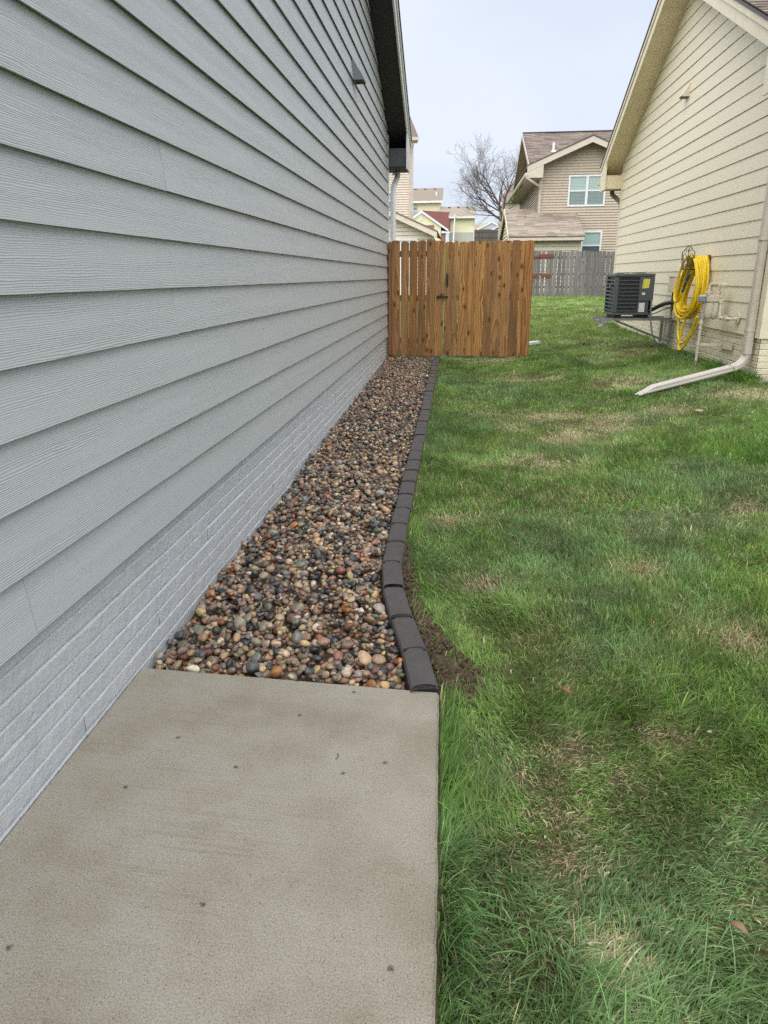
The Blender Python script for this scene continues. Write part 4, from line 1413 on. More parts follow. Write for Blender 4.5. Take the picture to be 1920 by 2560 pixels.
mb = MB(); mb.box((mx - .155, my - .060, 1.118), (mx - .092, my + .060, 1.142)); mb.build('index_cap', M['cream_metal'], ix, bevel=0.006, smooth=True)
mb = MB(); mb.tube([(mx - .095, my, 1.16), (mx - .10, my - .01, 1.06), (mx - .10, my - .01, 0.86)], 0.024, 10); mb.build('inlet_drop', plain('grey cream regulator', (0.40, 0.38, 0.34), 0.5), gm, smooth=True)
rx = mx - .105
mb = MB(); mb.tube([(rx, my - .01, 0.87), (rx - .002, my - .01, 0.36)], 0.0165, 10); mb.tube([(rx, my - .01, 0.80), (rx, my - .01, 0.84)], 0.024, 8); mb.tube([(rx, my - .01, 0.74), (rx, my - .01, 0.76)], 0.022, 8); mb.tube([(rx, my - .01, 0.545), (rx, my - .01, 0.575)], 0.025, 8); mb.build('riser', M['cream_metal'], gm, smooth=True)
mb = MB(); mb.tube([(rx - .002, my - .01, 0.36), (rx - .002, my - .01, 0.1)], 0.022, 10); mb.build('riser_sleeve', M['galv'], gm, smooth=True)
mb = MB(); mb.bar((rx, my - .012, 0.553), (XR - .03, my - .06, 0.553), 0.02, 0.03); mb.build('stay', M['cream_metal'], gm)
mb = MB(); mb.box((XR - .028, 9.02, 0.515), (XR - .012, 9.42, 0.60)); mb.build('stay_plate', M['cream_metal'], gm)

# ------------------------------------------------------------------ near downspout
dn = thing('corner_downspout', 'beige downspout at the cream house corner with long pale extension on the lawn', 'downspout', (3.2, 8.42, 0.3))
mb = MB(); mb.box((XR - 0.10, 8.385, 1.09), (XR - .028, 8.475, 3.12)); mb.build('upper_pipe', M['dsp'], dn, bevel=0.008, seg=2, smooth=True)
mb = MB(); mb.box((XR - 0.106, 8.379, 0.53), (XR - .026, 8.481, 1.10)); mb.build('lower_pipe', M['dsp'], dn, bevel=0.008, seg=2, smooth=True)
for z in (1.72, 0.78):
    mb = MB(); mb.box((XR - .11, 8.375, z), (XR - .02, 8.485, z + .02)); mb.build('strap', M['dsp'], dn)
e0 = Vector((XR - .066, 8.43, 0.53)); e1 = Vector((3.02, 8.335, 0.385)); e2 = Vector((1.875, 7.638, 0.222))


def ribbed(path, w, h):
    mb = MB()
    n = len(path)
    prev = None
    v, f = [], []
    for i, p in enumerate(path):
        t = (path[min(i + 1, n - 1)] - path[max(i - 1, 0)]).normalized()
        s = Vector((-0.52, 0.85, 0)).cross(Vector((0, 0, 1)))
        s = Vector((0.50, -0.86, 0)).normalized()
        u = t.cross(s).normalized()
        if u.z < 0 and abs(t.z) < .8: u = -u
        k = 1.0 - (0.07 if i % 2 else 0.0)
        for a, b in ((-1, -.7), (-.8, -1), (.8, -1), (1, -.7), (1, .7), (.8, 1), (-.8, 1), (-1, .7)):
            v.append(p + s * a * w / 2 * k + u * b * h / 2 * k)
    for i in range(n - 1):
        for k in range(8):
            l_ = (k + 1) % 8
            f.append((i * 8 + k, i * 8 + l_, i * 8 + 8 + l_, i * 8 + 8 + k))
    mb.add(v, f)
    return mb


path = []
for t in np.linspace(0, 1, 15):
    path.append(e0 * (1 - t) ** 2 + 2 * Vector((3.185, 8.425, 0.415)) * t * (1 - t) + e1 * t * t)
ribbed(path, 0.095, 0.066).build('elbow', M['dsp_pale'], dn)
dvec = (e2 - e1).normalized()
side = dvec.cross(Vector((0, 0, 1))).normalized()
upv = side.cross(dvec)
mb = MB()
prof = [(-.052, -.036), (-.018, -.036), (-.015, -.031), (.015, -.031), (.018, -.036), (.052, -.036), (.056, -.03), (.056, -.012), (.051, -.008), (.051, .008), (.056, .012), (.056, .03), (.052, .036), (.018, .036), (.015, .031), (-.015, .031), (-.018, .036), (-.052, .036), (-.056, .03), (-.056, .012), (-.051, .008), (-.051, -.008), (-.056, -.012), (-.056, -.03)]
n = len(prof)
s0_ = e1 - dvec * 0.05 + Vector((0, 0, .004))
v = [s0_ + side * a * .82 + upv * b * .82 for a, b in prof] + [e2 + side * a * .82 + upv * b * .82 + dvec * (-0.10 * (b + .036) / .072 * 2.4) for a, b in prof]
f = [(i, (i + 1) % n, n + (i + 1) % n, n + i) for i in range(n)] + [tuple(range(n, 2 * n))]
v2 = [s0_ + (side * a + upv * b) * .94 for a, b in prof] + [e2 + (side * a + upv * b) * .94 + dvec * (-0.10 * (b + .036) / .072 * 2.4) for a, b in prof]
mb.add(v, f)
mb.build('extension', M['dsp_pale'], dn)
mb = MB(); mb.tube([e1 + upv * .036, e1 + upv * .043], 0.006, 8); mb.tube([s0_.lerp(e2, .55) + upv * .036, s0_.lerp(e2, .55) + upv * .041], 0.005, 8); mb.build('screw', M['galv'], dn)
# stray piece of downspout behind the gate
mb = MB(); mb.bar((1.10, 12.75, 0.245), (1.42, 13.07, 0.262), 0.085, 0.05)
o = mb.build('downspout_end', M['white_trim'], bevel=0.006); tag(o, 'white end of a downspout pipe lying in grass behind the gate', 'downspout')

# ------------------------------------------------------------------ tan house behind the old fence
BY = 35.0
bh = thing('tan_house', 'two-storey tan vinyl house with shingle roof behind the weathered fence', 'house', (6.5, BY, 0.7))
BX0, BX1 = 3.45, 12.5
wins = [(4.70, 6.32, 4.27, 5.56), (5.42, 6.33, 2.02, 3.26)]
gapx, gapz = 5.53, 6.86
gsl = 0.415
glx = gapx - BX0
lap_wall('front_wall', bh, lambda s, o, z: (s, BY - o, z), BX0, BX1, 0.7, 7.0, 0.111, [(-gsl, 1, gapz - gsl * gapx), (gsl, 1, gapz + gsl * gapx)], M['vinyl_tan'], 0.034, wins)
lap_wall('side_wall', bh, lambda s, o, z: (BX0 - o, s, z), BY, 46.0, 0.8, 8.0, 0.111, [(-0.45, 1, 5.62 - 0.45 * BY), (0.45, 1, 5.62 + 0.45 * 46.0)], M['vinyl_tan'], 0.034)
mb = MB(); mb.prism([(BX0 + .003, BY + .003, .3), (BX0 + .003, 46, .3), (BX0 + .003, 46, 5.6), (BX0 + .003, 40.5, 8.0), (BX0 + .003, BY + .003, 5.6)], (9.0, 0, 0)); mb.build('wall_core', M['core'], bh)
# main roof, ridge along x
RG, RZ = 40.5, 8.12
ev = 5.66
ts = (RZ - ev) / (RG - 34.6)
tl = math.hypot(RG - 34.6, RZ - ev)
vd = (0, (RG - 34.6) / tl, (RZ - ev) / tl)
yv = lambda x: 34.6 + max(0.0, (gapz + 0.14 - gsl * abs(x - gapx) - ev) / ts)
zv = lambda x: ev + ts * (yv(x) - 34.6)
xr_ = gapx + (gapz + .14 - ev) / gsl
mb = MB(); mb.prism([(3.02, RG, RZ), (3.02, yv(3.02), zv(3.02)), (gapx, yv(gapx), zv(gapx)), (xr_, 34.6, ev), (13, 34.6, ev), (13, RG, RZ)], (0, 0, 0.05)); rf = mb.build('roof', M['shingle'], bh)
shingle_field(rf, (3.0, 34.58, ev + 0.052), (1, 0, 0), vd, (0, -vd[2], vd[1]), 9.9, tl, M['shingle'], 0.0, 0.14, 0.5, 11, lambda p: p.y > yv(p.x) + .05)
mb = MB(); mb.prism([(3.02, 46.6, ev - .05), (3.02, RG, RZ), (13, RG, RZ), (13, 46.6, ev - .05)], (0, 0, 0.05)); mb.build('roof', M['shingle'], bh)
mb = MB(); mb.prism([(3.02, 34.6, ev - .012), (3.02, RG, RZ - .012), (3.5, RG, RZ - .012), (3.5, 34.6, ev - .012)], (0, 0, -.03)); mb.prism([(3.02, 46.6, ev - .062), (3.02, RG, RZ - .012), (3.5, RG, RZ - .012), (3.5, 46.6, ev - .062)], (0, 0, -.03)); mb.build('rake_soffit', M['soffit_tan'], bh)
mb = MB(); mb.prism([(3.0, 34.6, ev - .15), (3.0, RG, RZ - .15), (3.0, RG, RZ + .04), (3.0, 34.6, ev + .04)], (-.03, 0, 0)); mb.prism([(3.0, 46.6, ev - .2), (3.0, RG, RZ - .15), (3.0, RG, RZ + .04), (3.0, 46.6, ev - .01)], (-.03, 0, 0)); mb.build('rake_fascia', M['tan_trim'], bh)
mb = MB(); mb.box((3.0, RG - .12, RZ + .055), (13, RG + .12, RZ + .09)); mb.build('ridge_cap', M['drip'], bh)
# front gable roof over the front wall
gy0, gy1 = 34.45, 40.0
for sg in (-1, 1):
    xe = gapx + sg * (glx + 0.62)
    ze = gapz + 0.14 - gsl * (glx + 0.62)
    mb = MB(); mb.prism([(gapx, gy0, gapz + .14), (xe, gy0, ze), (xe, gy1, ze), (gapx, gy1, gapz + .14)], (0, 0, .05)); r_ = mb.build('gable_roof', M['shingle'], bh)
    mb = MB(); mb.prism([(gapx, gy0 - .01, gapz - .10), (xe, gy0 - .01, ze - .23), (xe, gy0 - .01, ze + .03), (gapx, gy0 - .01, gapz + .17)], (0, -.03, 0)); mb.build('gable_fascia', M['tan_trim'], bh)
    mb = MB(); mb.prism([(gapx, gy0 - .045, gapz + .14), (xe, gy0 - .045, ze + .005), (xe, gy0 - .045, ze + .055), (gapx, gy0 - .045, gapz + .20)], (0, -.01, 0)); mb.build('drip_edge', M['drip'], bh)
    mb = MB(); mb.prism([(gapx, gy0, gapz + .12), (xe, gy0, ze - .02), (xe, BY, ze - .02), (gapx, BY, gapz + .12)], (0, 0, -.015)); mb.build('gable_soffit', M['soffit_tan'], bh)
# boxed eave return, gutter, downspout at the left corner
mb = MB(); mb.prism([(2.86, 34.42, 5.42), (3.52, 34.42, 5.42), (3.52, 34.42, 5.93), (2.86, 34.42, 5.68)], (0, .6, 0)); mb.build('eave_return', M['tan_trim'], bh)
mb = MB(); mb.box((2.74, 34.4, 5.50), (2.86, 46.4, 5.62)); mb.build('gutter', M['tan_trim'], bh)
mb = MB(); mb.box((2.88, 34.5, 5.39), (3.45, 46.0, 5.42)); mb.build('eave_soffit', M['soffit_tan'], bh)
mb = MB(); mb.tube([(2.80, 34.35, 5.55), (2.80, 34.35, 5.42), (2.95, 34.38, 5.32), (3.42, 34.8, 5.12), (3.50, 34.92, 5.02), (3.50, 34.92, 0.8)], 0.05, 6); mb.build('downspout', M['tan_trim'], bh, smooth=True)
mb = MB(); mb.box((BX0 - .03, BY - .035, .7), (BX0 + .10, BY - .005, 5.45)); mb.build('corner_board', M['tan_trim'], bh)
mb = MB(); mb.prism([(2.86, 45.9, 5.60), (3.42, 45.9, 5.60), (3.42, 45.9, 6.12), (2.86, 45.9, 5.80)], (0, .7, 0)); mb.build('eave_return', M['tan_trim'], bh)
mb = MB(); mb.tube([(4.22, 37.3, 6.85), (4.22, 37.3, 7.22)], 0.055, 8); mb.box((4.10, 37.18, 6.78), (4.34, 37.42, 6.88)); mb.build('vent_pipe', M['white_trim'], bh)


def window(parent, x0, x1, z0, z1, y, panes, screen=True, blinds=0, name='window'):
    t = 0.075
    mb = MB()
    mb.box((x0, y - .05, z0), (x0 + t, y + .06, z1)); mb.box((x1 - t, y - .05, z0), (x1, y + .06, z1)); mb.box((x0 + t, y - .05, z1 - t), (x1 - t, y + .06, z1)); mb.box((x0 + t, y - .05, z0), (x1 - t, y + .06, z0 + t))
    for i in range(1, panes):
        xm = x0 + (x1 - x0) * i / panes
        mb.box((xm - t * .7, y - .045, z0 + t), (xm + t * .7, y + .05, z1 - t))
    wd = mb.build(name, M['white_trim'], parent)
    zm = (z0 + z1) / 2
    mb = MB(); mb.box((x0 + t, y - .03, zm - .028), (x1 - t, y + .03, zm + .028)); mb.build('meeting_rail', M['white_trim'], wd)
    pw = (x1 - x0) / panes
    for i in range(panes):
        a, b = x0 + pw * i + t * .7, x0 + pw * (i + 1) - t * .7
        mb = MB(); mb.box((a, y + .0, zm + .028), (b, y + .008, z1 - t)); mb.build('pane', M['glass_teal'], wd)
        mb = MB(); mb.box((a, y + .0, z0 + t), (b, y + .008, zm - .028)); mb.build('pane', M['glass_grey'] if screen else M['glass_dark'], wd)
        for k in range(blinds):
            z = z0 + t + (z1 - z0 - 2 * t) * (k + .5) / blinds
            if abs(z - zm) < .04:
                continue
            mb = MB(); mb.box((a + .01, y - .008, z - .006), (b - .01, y - .002, z + .006)); mb.build('blind_slat', M['blind'] if z > zm else M['glass_teal'], wd)
    return wd


window(bh, *wins[0][:2], *wins[0][2:], BY, 2, True, 20)
window(bh, *wins[1][:2], *wins[1][2:], BY, 1, False, 0)
# garage wing in front of it
gar = thing('garage', 'low cream garage with tan shingle roof in front of the tan house', 'garage', (3.5, 34, 0.7))
gx0, gx1, gy_f, gy_r, gy_b, ze, zr = 2.12, 5.0, 32.2, 35.6, 39.6, 2.98, 4.22
lap_wall('front_wall', gar, lambda s, o, z: (s, gy_f - o, z), gx0, gx1, 0.6, ze - .05, 0.16, [], M['vinyl_cream'], 0.034)
sl1, sl2 = (zr - ze) / (gy_r - gy_f), (zr - ze) / (gy_b - gy_r)
lap_wall('side_wall', gar, lambda s, o, z: (gx0 - o, s, z), gy_f, gy_b, 0.7, zr, 0.16, [(-sl1, 1, ze - sl1 * gy_f - .02), (sl2, 1, ze + sl2 * gy_b - .02)], M['vinyl_cream'], 0.034)
mb = MB(); mb.prism([(gx0 + .003, gy_f + .003, .3), (gx0 + .003, gy_b, .3), (gx0 + .003, gy_b, ze - .03), (gx0 + .003, gy_r, zr - .03), (gx0 + .003, gy_f + .003, ze - .03)], (gx1 - gx0 - .003, 0, 0)); mb.build('wall_core', M['core'], gar)
tl = math.hypot(gy_r - gy_f + .3, zr - ze + .3 * sl1)
vd = Vector((0, 1, sl1)).normalized()
mb = MB(); mb.prism([(gx0 - .12, gy_f - .3, ze - .3 * sl1), (gx0 - .12, gy_r, zr), (gx1 + .1, gy_r, zr), (gx1 + .1, gy_f - .3, ze - .3 * sl1)], (0, 0, .04)); rf = mb.build('roof', M['shingle_tan'], gar)
shingle_field(rf, (gx0 - .14, gy_f - .32, ze - .32 * sl1 + .042), (1, 0, 0), vd, (0, -vd.z, vd.y), gx1 - gx0 + .26, tl, M['shingle_tan'], 0.0, 0.17, 0.5, 12)
mb = MB(); mb.prism([(gx0 - .12, gy_b + .3, ze - .3 * sl2), (gx0 - .12, gy_r, zr), (gx1, gy_r, zr), (gx1, gy_b + .3, ze - .3 * sl2)], (0, 0, .04)); mb.build('roof', M['shingle_tan'], gar)
mb = MB(); mb.box((gx0 - .1, gy_f - .42, ze - .24), (gx1 + .05, gy_f - .30, ze - .13)); mb.build('gutter', M['tan_trim'], gar)
mb = MB(); mb.box((gx0 - .1, gy_f - .295, ze - .26), (gx1 + .05, gy_f - .03, ze - .24)); mb.build('soffit', M['soffit_tan'], gar)
mb = MB(); mb.prism([(gx0 - .125, gy_r, zr - .16), (gx0 - .125, gy_b + .35, ze - .35 * sl2 - .16), (gx0 - .125, gy_b + .35, ze - .35 * sl2 + .05), (gx0 - .125, gy_r, zr + .05)], (-.04, 0, 0)); mb.prism([(gx0 - .125, gy_r, zr - .12), (gx0 - .125, gy_f - .3, ze - .3 * sl1 - .12), (gx0 - .125, gy_f - .3, ze - .3 * sl1 + .05), (gx0 - .125, gy_r, zr + .05)], (-.03, 0, 0)); mb.build('rake_fascia', M['vinyl_cream'], gar)
mb = MB(); mb.tube([(gx0 + .02, gy_f - .36, ze - .2), (gx0 + .02, gy_f - .36, ze - .32), (gx0 + .06, gy_f - .08, ze - .5), (gx0 + .06, gy_f - .08, .8)], 0.04, 6); mb.build('downspout', M['tan_trim'], gar, smooth=True)
mb = MB(); mb.box((gx1 - .12, gy_f - .035, .7), (gx1 + .0, gy_f - .004, ze - .1)); mb.build('corner_board', M['tan_trim'], gar)

# ------------------------------------------------------------------ beige house behind the grey house
CY = 36.0
ch = thing('beige_house', 'tall beige vinyl house seen past the rear corner of the grey house', 'house', (-2.33, CY, 0.7))
ch.rotation_euler.z = math.radians(5)
cx1 = -2.33
lap_wall('front_wall', ch, lambda s, o, z: (s, CY - o, z), -9.0, cx1 - .06, 0.7, 7.25, 0.105, [], M['vinyl_beige'], 0.034, [(-3.95, -3.02, 4.33, 5.12)])
mb = MB(); mb.box((-9.0, CY + .003, 0.3), (cx1, 44, 7.25)); mb.build('wall_core', M['vinyl_beige'], ch)
mb = MB(); mb.box((cx1 - .10, CY - .04, .7), (cx1 + .02, CY - .002, 7.25)); mb.build('corner_board', M['tan_trim'], ch)
mb = MB(); mb.prism([(-9.0, 35.5, 7.26), (-9.0, 40, 9.2), (-2.42, 40, 9.2), (cx1 + .31, 35.5, 7.26)], (0, 0, .06)); rf = mb.build('roof', M['shingle'], ch)
vd = Vector((0, 4.5, 1.94)).normalized()
shingle_field(rf, (-5.5, 35.48, 7.325), (1, 0, 0), vd, (0, -vd.z, vd.y), 3.1, 4.85, M['shingle'], 0.0, 0.14, 0.45, 14)
mb = MB(); mb.box((-9.0, 35.38, 7.17), (cx1 + .33, 35.5, 7.30)); mb.build('gutter', M['tan_trim'], ch)
mb = MB(); mb.box((-9.0, 35.5, 7.14), (cx1 + .28, 36.0, 7.17)); mb.build('soffit', M['tan_trim'], ch)
mb = MB(); mb.tube([(cx1 + .08, 35.5, 7.15), (cx1 + .06, 35.85, 6.9), (cx1 + .06, 35.9, 1.0)], 0.035, 6); mb.build('downspout', M['tan_trim'], ch, smooth=True)
window(ch, -3.95, -3.02, 4.33, 5.12, CY, 1, True, 0)
mb = MB(); mb.tube([(-3.18, CY - .02, 5.86), (-3.10, CY - .12, 5.90)], 0.035, 6); mb.build('wall_lamp', M['drip'], ch)
g2 = thing('beige_garage', 'beige garage gable with white door frame above the fence section', 'garage', (-4.0, 30.0, 0.7))
csl = 0.4335
rx1, rz1 = -0.90, 2.80
lap_wall('front_wall', g2, lambda s, o, z: (s, 30.0 - o, z), -8.0, -1.12, 0.6, 5.2, 0.145, [(csl, 1, rz1 + csl * rx1 + .05)], M['vinyl_beige'], 0.034, [(-6.0, -1.68, 0.6, 2.80)])
mb = MB(); mb.prism([(-8, 30.003, .5), (-1.12, 30.003, .5), (-1.12, 30.003, rz1 + csl * (rx1 + 1.12) * 1.0 + .05), (-8, 30.003, rz1 + csl * (8 + rx1))], (0, 6, 0)); mb.build('wall_core', M['vinyl_beige'], g2)
mb = MB(); mb.prism([(-8.0, 29.62, rz1 + csl * (8.0 + rx1) + .0), (rx1, 29.62, rz1), (rx1, 29.62, rz1 + .20), (-8.0, 29.62, rz1 + csl * (8 + rx1) + .20)], (0, .03, 0)); mb.build('rake_fascia', M['vinyl_beige'], g2)
mb = MB(); mb.prism([(-8.0, 29.6, rz1 + csl * (8.0 + rx1) + .205), (rx1 + .02, 29.6, rz1 + .205), (rx1 + .02, 36, rz1 + .205), (-8.0, 36, rz1 + csl * (8 + rx1) + .205)], (0, 0, .05)); mb.build('roof', M['shingle'], g2)
mb = MB(); mb.prism([(-8.0, 29.655, rz1 + csl * (8.0 + rx1) + .0), (rx1, 29.655, rz1), (rx1, 30.0, rz1), (-8.0, 30.0, rz1 + csl * (8 + rx1))], (0, 0, .02)); mb.build('soffit', M['soffit_tan'], g2)
mb = MB(); mb.box((-6.0, 29.96, 2.72), (-1.68, 30.02, 2.80)); mb.box((-1.76, 29.96, .6), (-1.68, 30.02, 2.72)); fr_ = mb.build('door_frame', M['white_trim'], g2)
mb = MB()
for k in range(4):
    mb.box((-6.0, 30.0, 0.62 + k * .525), (-1.76, 30.004, 0.62 + k * .525 + .515))
mb.build('garage_door', M['white_trim'], g2)

# ------------------------------------------------------------------ pale yellow houses on the rise
yh = thing('yellow_house', 'pale yellow house with maroon gable roof and solar panels on the rise', 'house', (-5, 126, 5.8))
mb = MB(); mb.prism([(-9.2, 126, 5.5), (-3.2, 126, 5.5), (-3.2, 126, 9.15), (-6.4, 126, 11.25), (-9.2, 126, 9.4)], (0, 5, 0)); mb.build('gable_wall', M['vinyl_yellow'], yh)
mb = MB(); mb.prism([(-6.4, 125.6, 11.20), (-1.95, 125.6, 8.28), (-1.95, 125.6, 8.62), (-6.4, 125.6, 11.58)], (0, .15, 0)); mb.prism([(-6.4, 125.6, 11.20), (-9.4, 125.6, 9.25), (-9.4, 125.6, 9.6), (-6.4, 125.6, 11.58)], (0, .15, 0)); mb.build('gable_trim', M['white_trim'], yh)
mb = MB(); mb.prism([(-6.4, 125.7, 11.59), (-1.95, 125.7, 8.63), (-1.75, 131, 8.4), (-1.75, 131, 11.62)], (0, .3, 0)); mb.prism([(-9.3, 127.2, 9.6), (-1.75, 127.2, 8.3), (-1.75, 131.0, 11.6), (-9.3, 131.0, 11.6)], (0, 0, .1)); mb.build('maroon_roof', M['shingle_maroon'], yh)
for a, b in ((-4.62, -3.05), (-8.3, -6.6)):
    mb = MB(); mb.prism([(a, 129.8, 10.95), (b, 129.8, 10.95), (b, 130.9, 11.75), (a, 130.9, 11.75)], (0, -.05, .08)); mb.build('solar_panel', M['solar'], yh)
mb = MB(); mb.box((-6.62, 125.9, 10.05), (-6.22, 125.99, 10.9)); mb.build('gable_vent', M['white_trim'], yh)
mb = MB(); mb.box((-6.7, 125.9, 7.0), (-4.35, 125.99, 9.35)); mb.build('brick_panel', M['brick_far'], yh)
mb = MB(); mb.box((-3.2, 125.7, 5.5), (-2.4, 127, 8.2)); mb.build('brick_pier', M['brick_far'], yh)
mb = MB(); mb.box((-3.1, 125.4, 8.05), (-1.7, 125.6, 8.28)); mb.build('gutter', M['white_trim'], yh)
mb = MB(); mb.box((-2.38, 125.5, 5.6), (-2.2, 125.68, 8.05)); mb.build('downspout', M['white_trim'], yh)
mb = MB(); mb.prism([(-9.5, 133, 5.5), (-3.45, 133, 5.5), (-3.45, 133, 13.6), (-9.5, 133, 13.6)], (0, 6, 0)); mb.build('upper_wall', M['vinyl_yellow'], yh)
mb = MB(); mb.prism([(-9.6, 132.4, 13.62), (-3.15, 132.4, 13.55), (-3.15, 138, 16.1), (-9.6, 138, 16.1)], (0, 0, .12)); mb.build('upper_roof', M['shingle_tan'], yh)
mb = MB(); mb.box((-9.6, 132.2, 13.3), (-3.15, 132.4, 13.62)); mb.build('upper_gutter', M['white_trim'], yh)
mb = MB(); mb.tube([(-4.3, 134.6, 14.4), (-4.3, 134.6, 15.25)], 0.13, 8); mb.build('vent_pipe', M['white_trim'], yh)
window(yh, -8.25, -7.5, 12.15, 13.2, 132.95, 1, True, 0)
for k in range(3):
    mb = MB(); mb.box((-8.3 + k * 1.7, 137.2, 15.75), (-7.9 + k * 1.7, 137.6, 16.05)); mb.build('ridge_vent', M['drip'], yh)
y2 = thing('yellow_block', 'plain pale yellow two-storey house wall with grey base and brown roof', 'house', (0.5, 130, 5.8))
mb = MB(); mb.box((-1.9, 130, 8.35), (2.3, 136, 10.75)); mb.build('wall', M['vinyl_yellow'], y2)
mb = MB(); mb.box((-1.9, 130.02, 5.5), (2.3, 136, 8.34)); mb.build('basement', M['concrete_far'], y2)
mb = MB(); mb.prism([(-3.5, 129.3, 10.75), (2.5, 129.3, 10.72), (2.5, 133, 12.55), (-3.5, 133, 12.6)], (0, 0, .1)); mb.build('roof', M['shingle_tan'], y2)
mb = MB(); mb.box((-2.0, 129.1, 10.55), (2.52, 129.3, 10.82)); mb.build('gutter', M['white_trim'], y2)
mb = MB(); mb.box((2.2, 129.85, 5.6), (2.34, 129.99, 10.6)); mb.build('downspout', M['white_trim'], y2)
for k in range(3):
    mb = MB(); mb.box((-2.2 + k * 1.55, 132.4, 12.35), (-1.8 + k * 1.55, 132.8, 12.6)); mb.build('ridge_vent', M['drip'], y2)
pl = MB(); pl.tube([(-0.92, 100, 4.4), (-0.75, 100, 9.05)], [0.11, 0.09], 8); o = pl.build('pole', M['white_trim'], smooth=True); tag(o, 'thin white pole in front of the pale yellow wall', 'pole')
eh = thing('grey_far_house', 'light grey house with white gables beyond the dark fence', 'house', (6, 178, 9))
mb = MB(); mb.prism([(2.6, 178, 8.5), (12, 178, 8.5), (12, 178, 11.6), (2.6, 178, 11.6)], (0, 6, 0)); mb.build('wall', M['vinyl_grey'], eh)
mb = MB(); mb.prism([(2.5, 177.6, 11.4), (12, 177.6, 11.4), (12, 181, 12.95), (2.5, 181, 12.95)], (0, 0, .1)); mb.build('roof', M['shingle_tan'], eh)
for cx, w_, zt_ in ((7.1, 3.0, 12.9), (8.9, 2.6, 12.1)):
    mb = MB(); mb.prism([(cx, 176.5, zt_), (cx - w_, 176.5, zt_ - w_ * .48), (cx + w_, 176.5, zt_ - w_ * .48)], (0, 1.5, 0)); gm_ = mb.build('gable', M['vinyl_grey'], eh)
    for sg in (-1, 1):
        mb = MB(); mb.bar((cx, 176.4, zt_ + .05), (cx + sg * w_ * 1.08, 176.4, zt_ - w_ * .48 * 1.08 + .05), .2, .3, (0, 0, 1)); mb.build('trim', M['white_trim'], gm_)
df = thing('dark_fence', 'dark brown board fence on the rise below the grey house', 'fence', (6, 170, 8.8))
x = 2.3
while x < 9:
    mb = MB(); mb.box((x, 170, 8.6), (x + .29, 170.05, 11.0 + random.uniform(-.05, .05))); mb.build('board', M['wood_dark'], df)
    x += .30
for z in (9.4, 10.6):
    mb = MB(); mb.box((2.3, 169.9, z), (9, 169.98, z + .16)); mb.build('rail', M['wood_dark'], df)
# brown roof glimpsed behind the tree
rb = thing('far_roof', 'brown hip roof glimpsed behind the bare tree trunk', 'house', (4.0, 70, 3))
mb = MB(); mb.box((3.7, 70, 2), (7, 76, 7.6)); mb.build('wall', M['vinyl_tan'], rb)
mb = MB(); mb.prism([(3.4, 69.6, 7.6), (7.2, 69.6, 7.6), (7.2, 73, 9.3), (4.3, 73, 9.3)], (0, 0, .1)); mb.build('roof', M['shingle'], rb)


# ------------------------------------------------------------------ bare tree
def bare_tree():
    tr = thing('bare_tree', 'leafless tree with curling dark twigs behind the garage', 'tree', (2.5, 45, 1.0))
    r = random.Random(12)
    mb = MB()
    mb.tube([(2.62, 45, 1.0), (2.58, 45, 2.4), (2.52, 45, 3.6), (2.49, 45, 4.35)], [.15, .13, .12, .125], 8)
    mb.build('trunk', M['bark'], tr, smooth=True)
    cr = MB()

    def limb(p, d, L, r0, depth):
        n = max(4, int(L / 0.16))
        pts, rad = [Vector(p)], [r0]
        d = Vector(d).normalized()
        curl = Vector((r.uniform(-1, 1), r.uniform(-1, 1), r.uniform(-.3, 1))) * (0.12 if depth < 2 else 0.34)
        kids = []
        for i in range(n):
            t = (i + 1) / n
            d = (d + curl * .5 + Vector((r.gauss(0, 1), r.gauss(0, 1), r.gauss(0, 1))) * (0.07 if depth < 2 else .13) + Vector((0, 0, 0.025))).normalized()
            pts.append(pts[-1] + d * (L / n))
            rad.append(max(r0 * (1 - t * .78), 0.0045))
            if t > 0.18:
                kids.append((pts[-1], d.copy(), t, rad[-1]))
        cr.tube(pts, rad, 5 if depth < 2 else 3)
        if depth >= 3:
            return
        nk = (7, 7, 5)[depth]
        for k in range(nk):
            p_, d_, t, rr = kids[min(len(kids) - 1, int((k + r.random()) / nk * len(kids)))]
            o = d_.orthogonal().normalized()
            o.rotate(Matrix.Rotation(r.uniform(0, math.tau), 3, d_))
            nd = (d_ * r.uniform(.55, .9) + o * r.uniform(.45, .95) + Vector((0, 0, -.05 if depth == 2 else .10)))
            limb(p_, nd, L * r.uniform(.46, .72) * (1.15 - .45 * t), max(rr * .62, .006), depth + 1)

    f = (2.49, 45, 4.33)
    limb(f, (-.95, -.1, .62), 2.7, .070, 0)
    limb((2.42, 45, 4.75), (-.70, .2, .90), 3.0, .066, 0)
    limb(f, (-.26, 0, 1.0), 2.9, .080, 0)
    limb((2.46, 45, 5.0), (.10, -.1, 1.0), 2.4, .060, 0)
    limb((2.36, 45, 5.1), (-.90, -.2, .60), 2.9, .058, 0)
    limb((2.30, 45, 4.9), (-1.0, .2, .35), 2.6, .050, 0)
    limb((2.45, 45, 5.6), (.65, .2, .80), 1.7, .040, 1)
    limb((2.47, 45, 4.9), (.85, .3, .3), 1.2, .03, 1)
    limb((2.30, 45, 4.6), (-1.0, .3, .10), 2.0, .035, 1)
    limb((1.9, 45, 4.95), (-1.0, -.3, .0), 1.8, .028, 1)
    limb((2.50, 45, 3.95), (-.9, 0, .35), .7, .02, 2)
    cr.build('crown', M['bark'], tr, smooth=True)


bare_tree()

